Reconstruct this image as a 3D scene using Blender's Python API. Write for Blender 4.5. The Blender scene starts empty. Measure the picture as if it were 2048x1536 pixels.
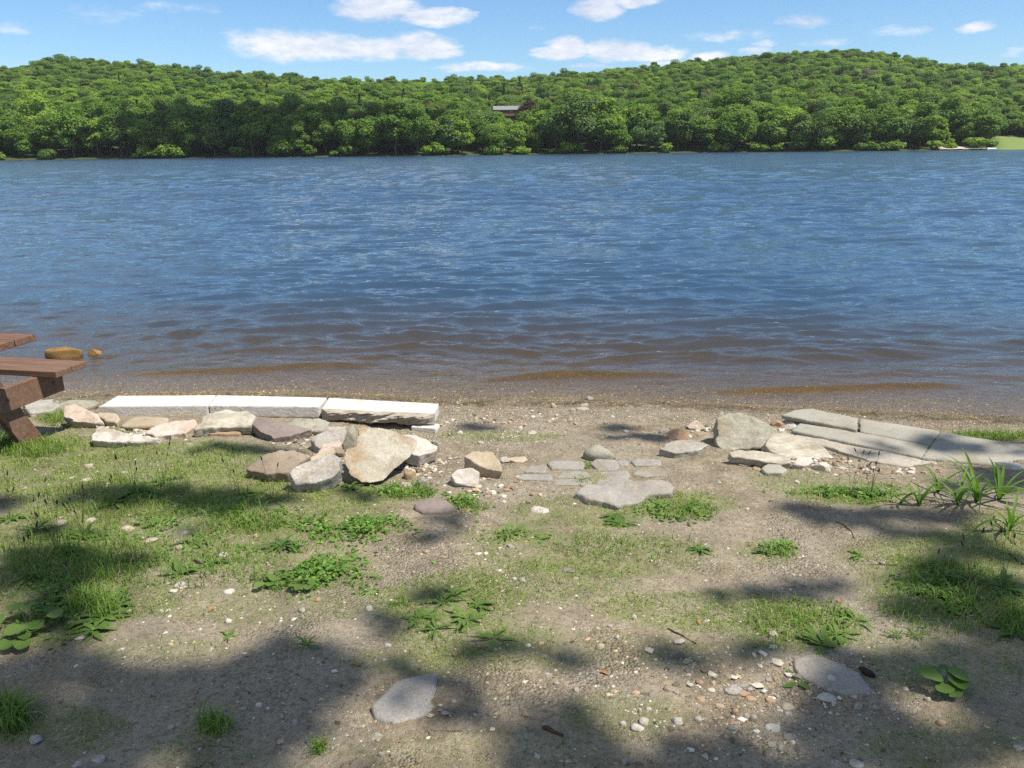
import bpy, bmesh, math, random
import numpy as np
from mathutils import Vector, Matrix
random.seed(7); RNG = np.random.default_rng(7)
S = bpy.context.scene; COL = S.collection
rad = math.radians
# ------------------------------------------------------------------ camera
F = 1593.0; ROLL = rad(0.6); PITCH = rad(16.41); CAM = np.array([0, 0, 1.85])
fwd = np.array([0, math.cos(PITCH), -math.sin(PITCH)]); rt0 = np.array([1.0, 0, 0]); up0 = np.cross(rt0, fwd)
UP = up0*math.cos(ROLL)+rt0*math.sin(ROLL); RT = rt0*math.cos(ROLL)-up0*math.sin(ROLL)
cd = bpy.data.cameras.new('camera'); cam = bpy.data.objects.new('camera', cd); COL.objects.link(cam)
cd.sensor_width = 36; cd.lens = F/2048*36; cd.clip_start = 0.05; cd.clip_end = 6000
M = Matrix(((RT[0], UP[0], -fwd[0], CAM[0]), (RT[1], UP[1], -fwd[1], CAM[1]), (RT[2], UP[2], -fwd[2], CAM[2]), (0, 0, 0, 1)))
cam.matrix_world = M; S.camera = cam
# ------------------------------------------------------------------ sun, sky, exposure
SUNEL = rad(60); sh = np.array([0.9, -0.436]); SUN = np.array([sh[0]*math.cos(SUNEL), sh[1]*math.cos(SUNEL), math.sin(SUNEL)])
sl = bpy.data.lights.new('sun', 'SUN'); sl.energy = 5.0; sl.angle = rad(0.5); sl.color = (1, .94, .84)
so = bpy.data.objects.new('sun', sl); COL.objects.link(so)
so.rotation_euler = Vector((-SUN[0], -SUN[1], -SUN[2])).to_track_quat('-Z', 'Y').to_euler()
S.view_settings.view_transform = 'Standard'; S.view_settings.look = 'None'; S.view_settings.exposure = 0.52; S.view_settings.gamma = 1
S.cycles.max_bounces = 8; S.cycles.transparent_max_bounces = 12; S.cycles.diffuse_bounces = 3
S.cycles.caustics_reflective = False; S.cycles.caustics_refractive = False
S.cycles.use_denoising = False; S.cycles.sample_clamp_direct = 5; S.cycles.sample_clamp_indirect = 4

def rays(px, py):
    px = np.asarray(px, float); py = np.asarray(py, float)
    d = fwd+RT*((px[..., None]-1024)/F)-UP*((py[..., None]-768)/F)
    return d/np.linalg.norm(d, axis=-1, keepdims=True)
def pl(px, py, z):
    d = rays(px, py); return CAM+d*((z-CAM[2])/d[..., 2:3])
def proj(P):
    q = np.asarray(P)-CAM; w = q@fwd; w = np.where(w > .05, w, .05)
    return 1024+F*(q@RT)/w, 768-F*(q@UP)/w

class NT:
    def __init__(s, nt): s.nt = nt; s.n = nt.nodes; s.l = nt.links
    def add(s, t, **k):
        n = s.n.new(t)
        for a, b in k.items(): setattr(n, a, b)
        return n
    def put(s, sock, v):
        if v is None: return
        if isinstance(v, bpy.types.NodeSocket): s.l.new(v, sock)
        elif isinstance(v, (tuple, list)) and len(v) == 3 and sock.type == 'RGBA': sock.default_value = (*v, 1)
        else: sock.default_value = v
    def math(s, op, a, b=None, c=None, clamp=False):
        n = s.add('ShaderNodeMath', operation=op); n.use_clamp = clamp
        for i, v in enumerate((a, b, c)):
            if v is not None: s.put(n.inputs[i], v)
        return n.outputs[0]
    def vec(s, op, a, b=None):
        n = s.add('ShaderNodeVectorMath', operation=op); s.put(n.inputs[0], a)
        if b is not None: s.put(n.inputs[3 if op == 'SCALE' else 1], b)
        return n.outputs[0]
    def noise(s, scale, detail=4, rough=.55, vec=None, dist=0, col=False):
        n = s.add('ShaderNodeTexNoise'); n.inputs['Scale'].default_value = scale; n.inputs['Detail'].default_value = detail
        n.inputs['Roughness'].default_value = rough; n.inputs['Distortion'].default_value = dist
        if vec is not None: s.l.new(vec, n.inputs['Vector'])
        return n.outputs['Color' if col else 'Fac']
    def vor(s, scale, vec=None, feature='F1', out='Distance', rnd=1):
        n = s.add('ShaderNodeTexVoronoi', feature=feature); n.inputs['Scale'].default_value = scale; n.inputs['Randomness'].default_value = rnd
        if vec is not None: s.l.new(vec, n.inputs['Vector'])
        return n.outputs[out]
    def ramp(s, fac, stops, interp='LINEAR'):
        n = s.add('ShaderNodeValToRGB'); r = n.color_ramp; r.interpolation = interp
        while len(r.elements) < len(stops): r.elements.new(.5)
        for e, (p, c) in zip(r.elements, stops): e.position = p; e.color = (*c, 1) if len(c) == 3 else c
        s.put(n.inputs[0], fac); return n.outputs[0]
    def mix(s, fac, a, b, blend='MIX'):
        n = s.add('ShaderNodeMix', data_type='RGBA', blend_type=blend); s.put(n.inputs[0], fac); s.put(n.inputs[6], a); s.put(n.inputs[7], b)
        return n.outputs[2]
    def range(s, v, a, b, c=0.0, d=1.0, smooth=False):
        n = s.add('ShaderNodeMapRange'); n.interpolation_type = 'SMOOTHSTEP' if smooth else 'LINEAR'
        for i, x in enumerate((v, a, b, c, d)): s.put(n.inputs[i], x)
        return n.outputs[0]
    def attr(s, name, out='Fac'):
        n = s.add('ShaderNodeAttribute'); n.attribute_name = name; return n.outputs[out]
    def bump(s, h, dist, strength=1, normal=None):
        n = s.add('ShaderNodeBump'); n.inputs['Distance'].default_value = dist; n.inputs['Strength'].default_value = strength
        s.put(n.inputs['Height'], h)
        if normal is not None: s.l.new(normal, n.inputs['Normal'])
        return n.outputs[0]
    def co(s, which='Object'): return s.add('ShaderNodeTexCoord').outputs[which]
def material(name):
    m = bpy.data.materials.new(name); m.use_nodes = True; t = NT(m.node_tree); t.n.clear()
    return m, t, t.add('ShaderNodeOutputMaterial')
def principled(t, o, col, rough=.85, normal=None, spec=.3, **k):
    p = t.add('ShaderNodeBsdfPrincipled'); t.put(p.inputs['Base Color'], col); t.put(p.inputs['Roughness'], rough)
    p.inputs['Specular IOR Level'].default_value = spec
    if normal is not None: t.l.new(normal, p.inputs['Normal'])
    for a, b in k.items(): t.put(p.inputs[a], b)
    t.l.new(p.outputs[0], o.inputs[0]); return p

# world: nishita sky with scattered cumulus given by direction
W = bpy.data.worlds.new('World'); S.world = W; W.use_nodes = True
t = NT(W.node_tree); t.n.clear()
sky = t.add('ShaderNodeTexSky', sky_type='NISHITA'); sky.sun_disc = False; sky.sun_elevation = SUNEL
sky.sun_rotation = math.atan2(SUN[0], SUN[1]); sky.altitude = 200; sky.air_density = 1.0; sky.dust_density = 0.3; sky.ozone_density = 2.2
SKYK = .088
dirv = t.co('Generated'); sep = t.add('ShaderNodeSeparateXYZ'); t.l.new(dirv, sep.inputs[0])
az = t.math('ARCTAN2', sep.outputs[0], sep.outputs[1]); el = t.math('ARCSINE', sep.outputs[2])
cv = t.add('ShaderNodeCombineXYZ'); t.l.new(az, cv.inputs[0]); t.l.new(t.math('MULTIPLY', el, 2.6), cv.inputs[1])
wn = t.noise(9, 6, .6, cv.outputs[0], col=True)
sw = t.add('ShaderNodeSeparateColor'); t.l.new(wn, sw.inputs[0])
azw = t.math('ADD', az, t.math('MULTIPLY', t.math('SUBTRACT', sw.outputs[0], .5), .05))
elw = t.math('ADD', el, t.math('MULTIPLY', t.math('SUBTRACT', sw.outputs[1], .5), .022))
fine = t.noise(38, 7, .62, cv.outputs[0])
clouds = [(600, 88, 150, 34, 1), (720, 96, 150, 24, 1), (850, 90, 78, 30, 1.1), (880, 108, 60, 12, 1), (760, 12, 95, 30, 1.1), (860, 30, 90, 18, 1.1), (930, 28, 36, 9, .8), (1195, 18, 62, 24, 1.2),
          (1270, 2, 70, 10, 1), (1135, 88, 42, 20, 1.1), (1120, 104, 70, 14, 1.1), (1230, 98, 95, 24, 1.1), (1310, 104, 70, 15, 1), (960, 137, 115, 10, .75), (1410, 112, 42, 11, .9), (1500, 104, 36, 12, .6),
          (1525, 90, 30, 9, .6), (1460, 72, 110, 12, .35), (1605, 40, 62, 15, .55), (1795, 62, 55, 13, .45), (1955, 54, 42, 11, .8), (2030, 100, 28, 8, .4), (1655, 89, 60, 10, .3), (15, 52, 40, 13, .4), (215, 28, 80, 20, .22),
          (20, 125, 30, 8, .3), (340, 15, 100, 14, .25), (1075, 57, 22, 8, .2), (1340, 124, 60, 7, .6), (1180, 131, 60, 6, .5)]
tot = None
for (x, y, rx, ry, k) in clouds:
    d = rays(x, y); a0 = math.atan2(d[0], d[1]); e0 = math.asin(d[2]); c = 1.0
    u = t.math('DIVIDE', t.math('SUBTRACT', azw, a0), rx/F/c*.96); v = t.math('DIVIDE', t.math('SUBTRACT', elw, e0), ry/F*1.0)
    q = t.math('SUBTRACT', 1, t.math('ADD', t.math('MULTIPLY', u, u), t.math('MULTIPLY', v, v)))
    q = t.math('MULTIPLY', t.math('MAXIMUM', q, 0), k)
    tot = q if tot is None else t.math('MAXIMUM', tot, q)
den = t.math('ADD', tot, t.math('MULTIPLY', t.math('SUBTRACT', fine, .5), 1.25))
den = t.math('MULTIPLY', den, t.range(tot, 0, .12))
big = t.noise(2.2, 5, .6, cv.outputs[0])
left = t.range(az, -.9, .15, .12, -.03)
high = t.math('MULTIPLY', t.range(t.math('ADD', big, left), .50, .66, smooth=True), t.range(el, rad(11), rad(16), smooth=True))
alpha = t.math('MAXIMUM', t.math('MULTIPLY', t.range(den, 0, .95, smooth=True), .93), t.math('MULTIPLY', high, .8))
ccol = t.ramp(t.math('ADD', t.math('MULTIPLY', sw.outputs[2], .7), t.math('MULTIPLY', fine, .4)), [(.38, (.42, .48, .60)), (.54, (.60, .63, .70)), (.68, (.78, .77, .76))])
skc = t.add('ShaderNodeVectorMath', operation='SCALE'); t.l.new(sky.outputs[0], skc.inputs[0]); skc.inputs[3].default_value = SKYK
# the air is a little bluer than the model's horizon band
sk2 = t.mix(1.0, skc.outputs[0], t.ramp(el, [(0, (.86, 1.06, 1.2)), (.22, (.70, 1.0, 1.24)), (.6, (.78, .90, .95))]), 'MULTIPLY')
fin = t.mix(alpha, sk2, ccol)
bg = t.add('ShaderNodeBackground'); t.l.new(fin, bg.inputs[0]); bg.inputs[1].default_value = 1.0
wo = t.add('ShaderNodeOutputWorld'); t.l.new(bg.outputs[0], wo.inputs[0])

# ------------------------------------------------------------------ numpy noise
def _h(ix, iy, iz, seed):
    n = (ix.astype(np.int64)*374761393+iy.astype(np.int64)*668265263+iz.astype(np.int64)*2147483647+seed*1274126177) & 0xffffffff
    n = ((n ^ (n >> 13))*1274126177) & 0xffffffff
    return ((n ^ (n >> 16)) & 0xffff)/65535.0
def vn3(p, seed=0):
    i = np.floor(p); f = p-i; f = f*f*(3-2*f); r = 0
    for a in (0, 1):
        for b in (0, 1):
            for c in (0, 1):
                w = (f[:, 0] if a else 1-f[:, 0])*(f[:, 1] if b else 1-f[:, 1])*(f[:, 2] if c else 1-f[:, 2])
                r = r+w*_h(i[:, 0]+a, i[:, 1]+b, i[:, 2]+c, seed)
    return r
def fbm(p, oct=4, seed=0, gain=.5):
    r = 0; a = 1; tt = 0
    for k in range(oct): r = r+a*vn3(p*(2.03**k)+k*17.3, seed+k); tt += a; a *= gain
    return r/tt
def n2(x, y, sc, oct=3, seed=0):
    x = np.asarray(x, float); p = np.stack([x.ravel()*sc, np.asarray(y, float).ravel()*sc, np.zeros(x.size)], 1)
    return fbm(p, oct, seed).reshape(x.shape)
def sstep(a, b, x): u = np.clip((x-a)/(b-a), 0, 1); return u*u*(3-2*u)

# ------------------------------------------------------------------ objects helpers
def setp(o, label=None, cat=None, group=None, kind=None):
    if label: o['label'] = label
    if cat: o['category'] = cat
    if group: o['group'] = group
    if kind: o['kind'] = kind
    return o
def link(name, me, mat=None, parent=None):
    o = bpy.data.objects.new(name, me); COL.objects.link(o)
    if mat is not None:
        for m in (mat if isinstance(mat, list) else [mat]): me.materials.append(m)
    if parent is not None: o.parent = parent
    return o
def empty(name, loc, rz=0):
    o = bpy.data.objects.new(name, None); COL.objects.link(o); o.location = loc; o.rotation_euler = (0, 0, rz); o.empty_display_size = .2; return o
def mesh(name, v, f, smooth=True):
    """v (n,3); f a (m,k) array or a list of such arrays"""
    me = bpy.data.meshes.new(name); fs = f if isinstance(f, list) else [f]
    v = np.asarray(v, np.float32); me.vertices.add(len(v)); me.vertices.foreach_set('co', v.ravel())
    tot = sum(a.size for a in fs); npoly = sum(len(a) for a in fs)
    me.loops.add(tot); me.polygons.add(npoly)
    me.loops.foreach_set('vertex_index', np.concatenate([a.ravel() for a in fs]).astype(np.int32))
    lt = np.concatenate([np.full(len(a), a.shape[1]) for a in fs]).astype(np.int32)
    me.polygons.foreach_set('loop_start', np.concatenate([[0], np.cumsum(lt)[:-1]]).astype(np.int32))
    me.update(calc_edges=True)
    me.polygons.foreach_set('use_smooth', np.full(npoly, smooth)); me.update(); return me
def vattr(me, name, arr):
    arr = np.asarray(arr, np.float32)
    if arr.ndim == 1: a = me.attributes.new(name, 'FLOAT', 'POINT'); a.data.foreach_set('value', arr)
    else:
        a = me.attributes.new(name, 'FLOAT_COLOR', 'POINT'); c = np.ones((len(arr), 4), np.float32); c[:, :3] = arr; a.data.foreach_set('color', c.ravel())
PENDING = []
def defer(o, label, cat, group, px): PENDING.append((o, label, cat, group, px))
ORD = ['leftmost', 'second from left', 'third from left', 'fourth from left', 'fifth from left', 'sixth from left', 'seventh from left', 'eighth from left', 'ninth from left', 'tenth from left']
def flush_labels():
    by = {}
    for e in PENDING: by.setdefault(e[1], []).append(e)
    for lab, es in by.items():
        es.sort(key=lambda e: e[4])
        for i, (o, l, c, g, p) in enumerate(es):
            setp(o, l if len(es) == 1 else f'{l}, {ORD[min(i, 9)]}', c, g)

# ------------------------------------------------------------------ terrain
WX = np.array([-60, -12, -4.14, -1.87, -.48, .68, 1.77, 2.81, 3.63, 8, 60]); WY = np.array([6.6, 6.3, 6.16, 6.14, 5.92, 5.86, 5.66, 5.48, 5.34, 4.9, 3.5])
def zg(x, y, rough=True):
    x = np.asarray(x, float); y = np.asarray(y, float)
    s = np.interp(x, WX, WY)-y+(n2(x, y, 1.1, 2, 5)-.5)*.22
    z = np.where(s < 0, np.where(s > -6, s*.075, -.45+(s+6)*.05), np.where(s < 1.2, s*.10, .12+(s-1.2)*.055))
    z = np.maximum(z, -4.0-.0*s)
    z = np.where(s > 6, .384+(s-6)*.03, z); z = np.minimum(z, 1.2)
    if rough:
        near = sstep(-3, .3, s)
        z = z+near*((n2(x, y, 1.7, 3, 11)-.5)*.065+(n2(x, y, 4.5, 2, 15)-.5)*.022+(n2(x, y, 9, 3, 21)-.5)*.012)*sstep(-.05, .5, s)+(n2(x, y, 30, 2, 31)-.5)*.006*near
        z = z+(n2(x, y, .8, 3, 41)-.5)*.10*sstep(-.5, -4, s)
    z = z-.025*np.exp(-((x-2.6)/1.1)**4-((y-4.55)/.42)**4)
    z = z-.06*np.exp(-((x+.88)/.52)**4-((y-4.92)/.17)**2)
    return z
def G(px, py, lift=0.0):
    d = rays(px, py); lo, hi = .5, 60.0
    tt = np.linspace(1.2, 14, 500); P = CAM+d*tt[:, None]; g = P[:, 2]-zg(P[:, 0], P[:, 1])-lift
    i = np.argmax(g < 0); i = max(i, 1); a, b = tt[i-1], tt[i]; k = g[i-1]/(g[i-1]-g[i]); return CAM+d*(a+(b-a)*k)

def ell(px, py, L):
    keep = np.ones_like(px)
    for (x, y, rx, ry, k) in L:
        q = ((px-x)/rx)**2+((py-y)/ry)**2
        keep *= 1-k*(1-sstep(.45, 1.35, q))
    return 1-keep
GRASS = [(300, 925, 330, 45, .8), (60, 950, 130, 50, .8), (250, 1000, 260, 60, .85), (130, 1110, 210, 90, .85), (400, 1080, 190, 60, .8), (480, 970, 170, 60, .8), (700, 990, 170, 28, .65), (650, 1050, 170, 45, .6),
         (600, 1140, 170, 50, .5), (60, 1230, 190, 60, .8), (250, 1190, 120, 50, .7), (60, 895, 130, 30, .95), (110, 832, 45, 22, .9), (200, 868, 90, 25, .5), (1150, 1030, 140, 40, .55), (1010, 1075, 90, 25, .6),
         (1180, 1110, 250, 45, .55), (1080, 1170, 200, 50, .45), (900, 1210, 150, 60, .7), (950, 1280, 180, 40, .55), (830, 1325, 120, 30, .3), (1350, 1010, 130, 30, .7), (1000, 872, 130, 12, .5), (1180, 958, 60, 18, .4),
         (1700, 988, 120, 25, .9), (1530, 1100, 70, 28, .5), (1400, 1215, 220, 40, .6), (1600, 1250, 150, 50, .8), (1900, 1160, 190, 90, .75), (2000, 1060, 90, 40, .6), (1900, 1105, 240, 40, .35), (1975, 872, 110, 14, .95),
         (1620, 965, 130, 28, .35), (1250, 1430, 130, 50, .35), (150, 1450, 110, 50, .45), (30, 1430, 60, 60, .5), (1900, 1320, 200, 80, .3), (1200, 1300, 320, 40, .22), (420, 1500, 120, 50, .25), (900, 1330, 250, 25, .3), (960, 1500, 300, 40, .15), (540, 1210, 260, 50, .3), (1880, 1500, 180, 60, .3), (310, 1300, 160, 26, .25)]
def gdens(x, y):
    px, py = proj(np.stack([x, y, zg(x, y, False)], -1)); e = ell(px, py, GRASS)
    out = sstep(0, 500, np.maximum(np.maximum(-px, px-2048), py-1536)); s = np.interp(x, WX, WY)-y
    return np.clip(e*(1-out)+out*.6*sstep(.45, .6, n2(x, y, .9, 3, 61)), 0, 1)*sstep(.25, .6, s)

def axis(segs):
    r = [segs[0][0]]
    for a, b, st in segs:
        n = max(1, int(round((b-a)/st))); r += list(np.linspace(a, b, n+1)[1:])
    return np.array(r)
def gridmesh(name, xs, ys, zf):
    X, Y = np.meshgrid(xs, ys); Z = zf(X, Y); v = np.stack([X, Y, Z], -1).reshape(-1, 3); n = len(xs); m = len(ys)
    i = (np.arange(m-1)[:, None]*n+np.arange(n-1)[None]).ravel(); f = np.stack([i, i+1, i+n+1, i+n], 1)
    return mesh(name, v, f), v
xs = axis([(-900, -60, 60), (-60, -12, 4), (-12, -5, .25), (-5, 5, .022), (5, 12, .25), (12, 60, 4), (60, 900, 60)])
ys = axis([(-80, -6, 3), (-6, 1, .25), (1, 7, .022), (7, 12, .12), (12, 40, 1), (40, 1400, 34)])
gm, gv = gridmesh('ground', xs, ys, zg)
s_ = np.interp(gv[:, 0], WX, WY)-gv[:, 1]; vattr(gm, 'inland', s_); vattr(gm, 'grassy', gdens(gv[:, 0], gv[:, 1]))
m, t, o = material('beach_soil'); co = t.co()
inl = t.attr('inland'); gr = t.attr('grassy')
n1 = t.noise(1.3, 5, .6, co); nn2 = t.noise(7, 6, .65, co); n3 = t.noise(60, 4, .7, co); n4 = t.noise(240, 3, .6, co)
dirt = t.ramp(nn2, [(.3, (.16, .122, .08)), (.48, (.29, .235, .158)), (.66, (.43, .36, .255))])
dirt = t.mix(t.range(n1, .42, .62), dirt, t.mix(nn2, (.27, .228, .165), (.42, .365, .275)))
vc = t.vor(95, co, out='Color'); vd = t.vor(95, co)
peb = t.ramp(t.vec('DOT_PRODUCT', vc, (.5, .3, .2)) if False else t.add('ShaderNodeRGBToBW').outputs[0], [(0, (.2, .2, .2)), (1, (.5, .5, .5))])
bw = [n for n in t.n if n.bl_idname == 'ShaderNodeRGBToBW'][0]; t.l.new(vc, bw.inputs[0])
peb = t.ramp(bw.outputs[0], [(.1, (.10, .085, .07)), (.35, (.27, .20, .12)), (.55, (.36, .33, .29)), (.75, (.42, .27, .12)), (.95, (.62, .59, .54))])
gravel = t.math('MAXIMUM', t.math('MULTIPLY', t.range(inl, 1.1, .3, smooth=True), .9), t.range(t.noise(2.3, 4, .6, co), .5, .62))
pm = t.math('MULTIPLY', t.math('MULTIPLY', t.range(vd, .5, .4), t.math('ADD', .35, t.math('MULTIPLY', gravel, .65))), t.range(t.noise(14, 2, .5, co), .3, .5))
c1 = t.mix(t.math('MULTIPLY', pm, .8), dirt, peb)
c1 = t.mix(t.math('MULTIPLY', t.range(n3, .50, .62), .6), c1, (.13, .10, .068))
n20 = t.noise(22, 5, .7, co); c1 = t.mix(t.math('MULTIPLY', t.range(n20, .52, .66), .5), c1, (.15, .115, .075)); c1 = t.mix(t.math('MULTIPLY', t.range(n4, .55, .7), .5), c1, (.55, .49, .38))
moss = t.mix(t.noise(45, 3, .6, co), (.11, .165, .035), (.25, .285, .09))
c1 = t.mix(t.math('MULTIPLY', t.math('MULTIPLY', gr, .85), t.range(t.noise(11, 5, .65, co), .32, .54)), c1, moss)
wet = t.range(inl, .28, .05, smooth=True)
c1 = t.mix(t.math('MULTIPLY', wet, .6), c1, t.mix(1, c1, (.62, .52, .34), 'MULTIPLY'))
c1 = t.mix(t.range(inl, 0, -.8), c1, t.mix(1, c1, (1.0, .84, .52), 'MULTIPLY'))
weed = t.math('MULTIPLY', t.math('MULTIPLY', t.range(inl, .05, .16, smooth=True), t.range(inl, .36, .22, smooth=True)), t.range(t.noise(9, 4, .6, co), .45, .6))
c1 = t.mix(t.math('MULTIPLY', weed, .9), c1, t.mix(n3, (.05, .035, .015), (.16, .14, .05)))
hgt = t.math('ADD', t.math('ADD', t.math('MULTIPLY', n3, .5), t.math('MULTIPLY', n4, .35)), t.math('MULTIPLY', t.math('SUBTRACT', .5, vd), t.math('MULTIPLY', gravel, .9)))
principled(t, o, c1, t.range(wet, 0, 1, .92, .5), t.bump(hgt, .02, 1.0), .25)
ground = link('ground', gm, m); setp(ground, kind='structure')

# ------------------------------------------------------------------ water
NW = 64; wr = np.random.default_rng(3); lam = .10*(9.5**wr.random(NW)); ang = rad(-90)+rad(9)+wr.normal(0, .34, NW); amp = .0046*lam**.66*wr.uniform(.5, 1.4, NW); ph = wr.random(NW)*6.28
def wave(x, y, sp):
    z = np.zeros_like(x); dpt = np.clip(-zg(x, y, False), 0, 9); s = y-np.interp(x, WX, WY)
    wx = x+(n2(x, y, .25, 2, 71)-.5)*2.4; wy = y+(n2(x, y, .3, 2, 72)-.5)*1.8
    for l, a, A, p in zip(lam, ang, amp, ph):
        k = 6.2832/l; q = (wx*math.cos(a)+wy*math.sin(a))*k+p
        env = sstep(5*sp, 9*sp, np.full_like(x, l)) if np.isscalar(sp) else sstep(3.0*sp, 6*sp, l+0*sp)
        z += A*env*(np.sin(q)+.35*np.sin(2*q+1.2)*0+.3*np.cos(2*q))
    g = .55+.9*n2(x, y, .16, 2, 73)
    z *= g*sstep(-.02, 2.2, s)
    w2 = np.random.default_rng(8); far_ = sstep(5, 22, s)*.0040
    for j in range(34):
        l = .9*(3.2**w2.random()); a = rad(-82)+w2.normal(0, .22); k = 6.2832/l; q = (wx*math.cos(a)+wy*math.sin(a))*k+w2.random()*6.28
        z += far_*l*((.5+.5*np.sin(q))**2.2-.35)*2.2*sstep(1.6*sp, 3*sp, l+0*sp)*(.3+1.4*n2(x, y, .09, 2, 200+j % 5))
    # low breaking ripples rolling in near the stones
    for (y0, a, wd, A, x0, x1) in ((.62, .10, .09, .030, -.2, 1.6), (.50, .20, .08, .032, 1.6, 3.6), (.72, .14, .09, .028, -3.3, -1.3), (1.35, .12, .11, .026, .6, 2.6), (1.6, .16, .12, .028, -2.6, .6), (2.3, .13, .13, .028, -4, -.6), (2.9, .16, .13, .03, -1.8, 1.4), (2.2, .02, .12, .024, 1.2, 4), (3.8, .14, .14, .03, -4.5, -1), (4.2, .18, .15, .032, 0, 3.5), (5.4, .16, .16, .03, -3, 1), (5.2, .1, .15, .03, 2, 5)):
        c = y0+a*(x-(x0+x1)/2)+(n2(x, 0*x, 1.4, 2, int(y0*100))-.5)*.25; dd = (s-c)/wd
        z += A*.95*np.exp(-np.where(dd < 0, dd*dd*2.2, dd*dd*.8))*sstep(x0-.3, x0+.5, x)*sstep(x1+.3, x1-.5, x)
    return z
d_ = [4.3]
while d_[-1] < 330: d_.append(d_[-1]*(1.0045 if d_[-1] < 45 else 1.012))
d_ = np.array(d_); ua = np.tan(np.linspace(rad(-52), rad(52), 640)); Dg, Ug = np.meshgrid(d_, ua, indexing='ij')
X = Dg*Ug; Y = Dg+0*Ug; SPC = Dg*.0045
Z = wave(X.ravel(), Y.ravel(), SPC.ravel()).reshape(X.shape)+.004
ncol = len(ua); i = (np.arange(len(d_)-1)[:, None]*ncol+np.arange(ncol-1)[None]).ravel()
wv = np.stack([X, Y, Z], -1).reshape(-1, 3); wf = np.stack([i, i+1, i+ncol+1, i+ncol], 1)
# calm sheet beyond the sides and far shore
wm = mesh('lake_water', wv, wf)
vattr(wm, 'depth', np.clip(-zg(wv[:, 0], wv[:, 1], False), 0, 4)); vattr(wm, 'far', wv[:, 1])
m, t, o = material('lake_water'); co = t.co()
mp = t.add('ShaderNodeMapping'); t.l.new(co, mp.inputs[0]); mp.inputs['Rotation'].default_value = (0, 0, rad(-9)); mp.inputs['Scale'].default_value = (.42, 1, 1); cs = mp.outputs[0]
far = t.attr('far'); dep = t.attr('depth')
def ridge(n, k=2.2): return t.math('SUBTRACT', 1, t.math('MULTIPLY', t.math('ABSOLUTE', t.math('SUBTRACT', n, .5)), k))
rip = t.math('ADD', t.math('MULTIPLY', ridge(t.noise(6, 4, .6, cs, .4)), .42), t.math('MULTIPLY', t.noise(24, 3, .6, cs, .3), .24))
b1 = t.bump(rip, .035, .55)
mid = t.math('ADD', ridge(t.noise(1.3, 5, .62, cs, .3)), t.math('MULTIPLY', ridge(t.noise(3.4, 3, .6, cs, .4)), .45)); farw = t.range(far, 9, 34)
mg = t.add('ShaderNodeMapping'); t.l.new(co, mg.inputs[0]); mg.inputs['Scale'].default_value = (.55, .11, 1); mg.inputs['Rotation'].default_value = (0, 0, rad(-6))
gust = t.range(t.noise(1.3, 6, .72, mg.outputs[0]), .36, .64, .35, 1.5)
b2n = t.add('ShaderNodeBump'); b2n.inputs['Distance'].default_value = .10; t.l.new(t.math('MULTIPLY', farw, gust), b2n.inputs['Strength']); t.l.new(mid, b2n.inputs['Height']); t.l.new(b1, b2n.inputs['Normal'])
nrm = b2n.outputs[0]
fr = t.add('ShaderNodeFresnel'); fr.inputs[0].default_value = 1.333; t.l.new(nrm, fr.inputs['Normal'])
gl = t.add('ShaderNodeBsdfGlossy'); gl.inputs['Color'].default_value = (1, 1, 1, 1); t.put(gl.inputs['Roughness'], t.range(far, 5, 80, .03, .12)); t.l.new(nrm, gl.inputs['Normal'])
df = t.add('ShaderNodeBsdfDiffuse'); t.l.new(t.mix(t.range(dep, .05, .34), (.066, .058, .050), (.030, .062, .108)), df.inputs['Color'])
tr = t.add('ShaderNodeBsdfTransparent'); tr.inputs[0].default_value = (.97, .93, .80, 1)
T = t.math('POWER', 2.718, t.math('MULTIPLY', dep, -6.0))
body = t.add('ShaderNodeMixShader'); t.l.new(T, body.inputs[0]); t.l.new(df.outputs[0], body.inputs[1]); t.l.new(tr.outputs[0], body.inputs[2])
ms = t.add('ShaderNodeMixShader'); t.l.new(fr.outputs[0], ms.inputs[0]); t.l.new(body.outputs[0], ms.inputs[1]); t.l.new(gl.outputs[0], ms.inputs[2]); t.l.new(ms.outputs[0], o.inputs[0])
water = link('water', wm, m); setp(water, kind='structure')

# ------------------------------------------------------------------ hills
SKX = np.array([-900, -300, 0, 60, 150, 250, 350, 450, 540, 640, 750, 860, 960, 1050, 1150, 1250, 1350, 1420, 1500, 1600, 1700, 1800, 1860, 1930, 2048, 2400, 3000])
SKY = np.array([175, 165, 148, 142, 131, 134, 140, 150, 154, 162, 165, 165, 160, 158, 152, 144, 134, 128, 122, 114, 112, 122, 134, 142, 140, 150, 170])
def yshore(x): return 292+.06*x+6*np.sin(x*.031)+3*np.sin(x*.083+1)
YR = 620.0
def zh(x, y):
    x = np.asarray(x, float); y = np.asarray(y, float); pxh = 1024+F*x/(np.maximum(y, 200)*.962)
    sk = np.interp(pxh, SKX, SKY); hor = 299+(1024-pxh)*.0105
    zr = 1.85+(hor-sk)/F*YR*1.04-15.5
    u = (y-yshore(x)-4)/(YR-yshore(x)-4); uu = np.clip(u, 0, 1)
    h = .35+zr*(uu**1.12)
    h = np.where(u > 1, .35+zr*(1-.5*sstep(1, 2.2, u)), h); h = h+(n2(x, y, .02, 3, 81)-.5)*7*sstep(.05, .3, u)*(1-sstep(.8, 1, u)*.6)
    return np.where(u < 0, np.maximum(-4, (y-yshore(x)-4)*.3+.35), h)
hx = axis([(-1200, -320, 40), (-320, 320, 5), (320, 1200, 40)]); hy = axis([(270, 340, 2), (340, 700, 6), (700, 1400, 40)])
hm, hv = gridmesh('hills', hx, hy, zh)
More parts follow.
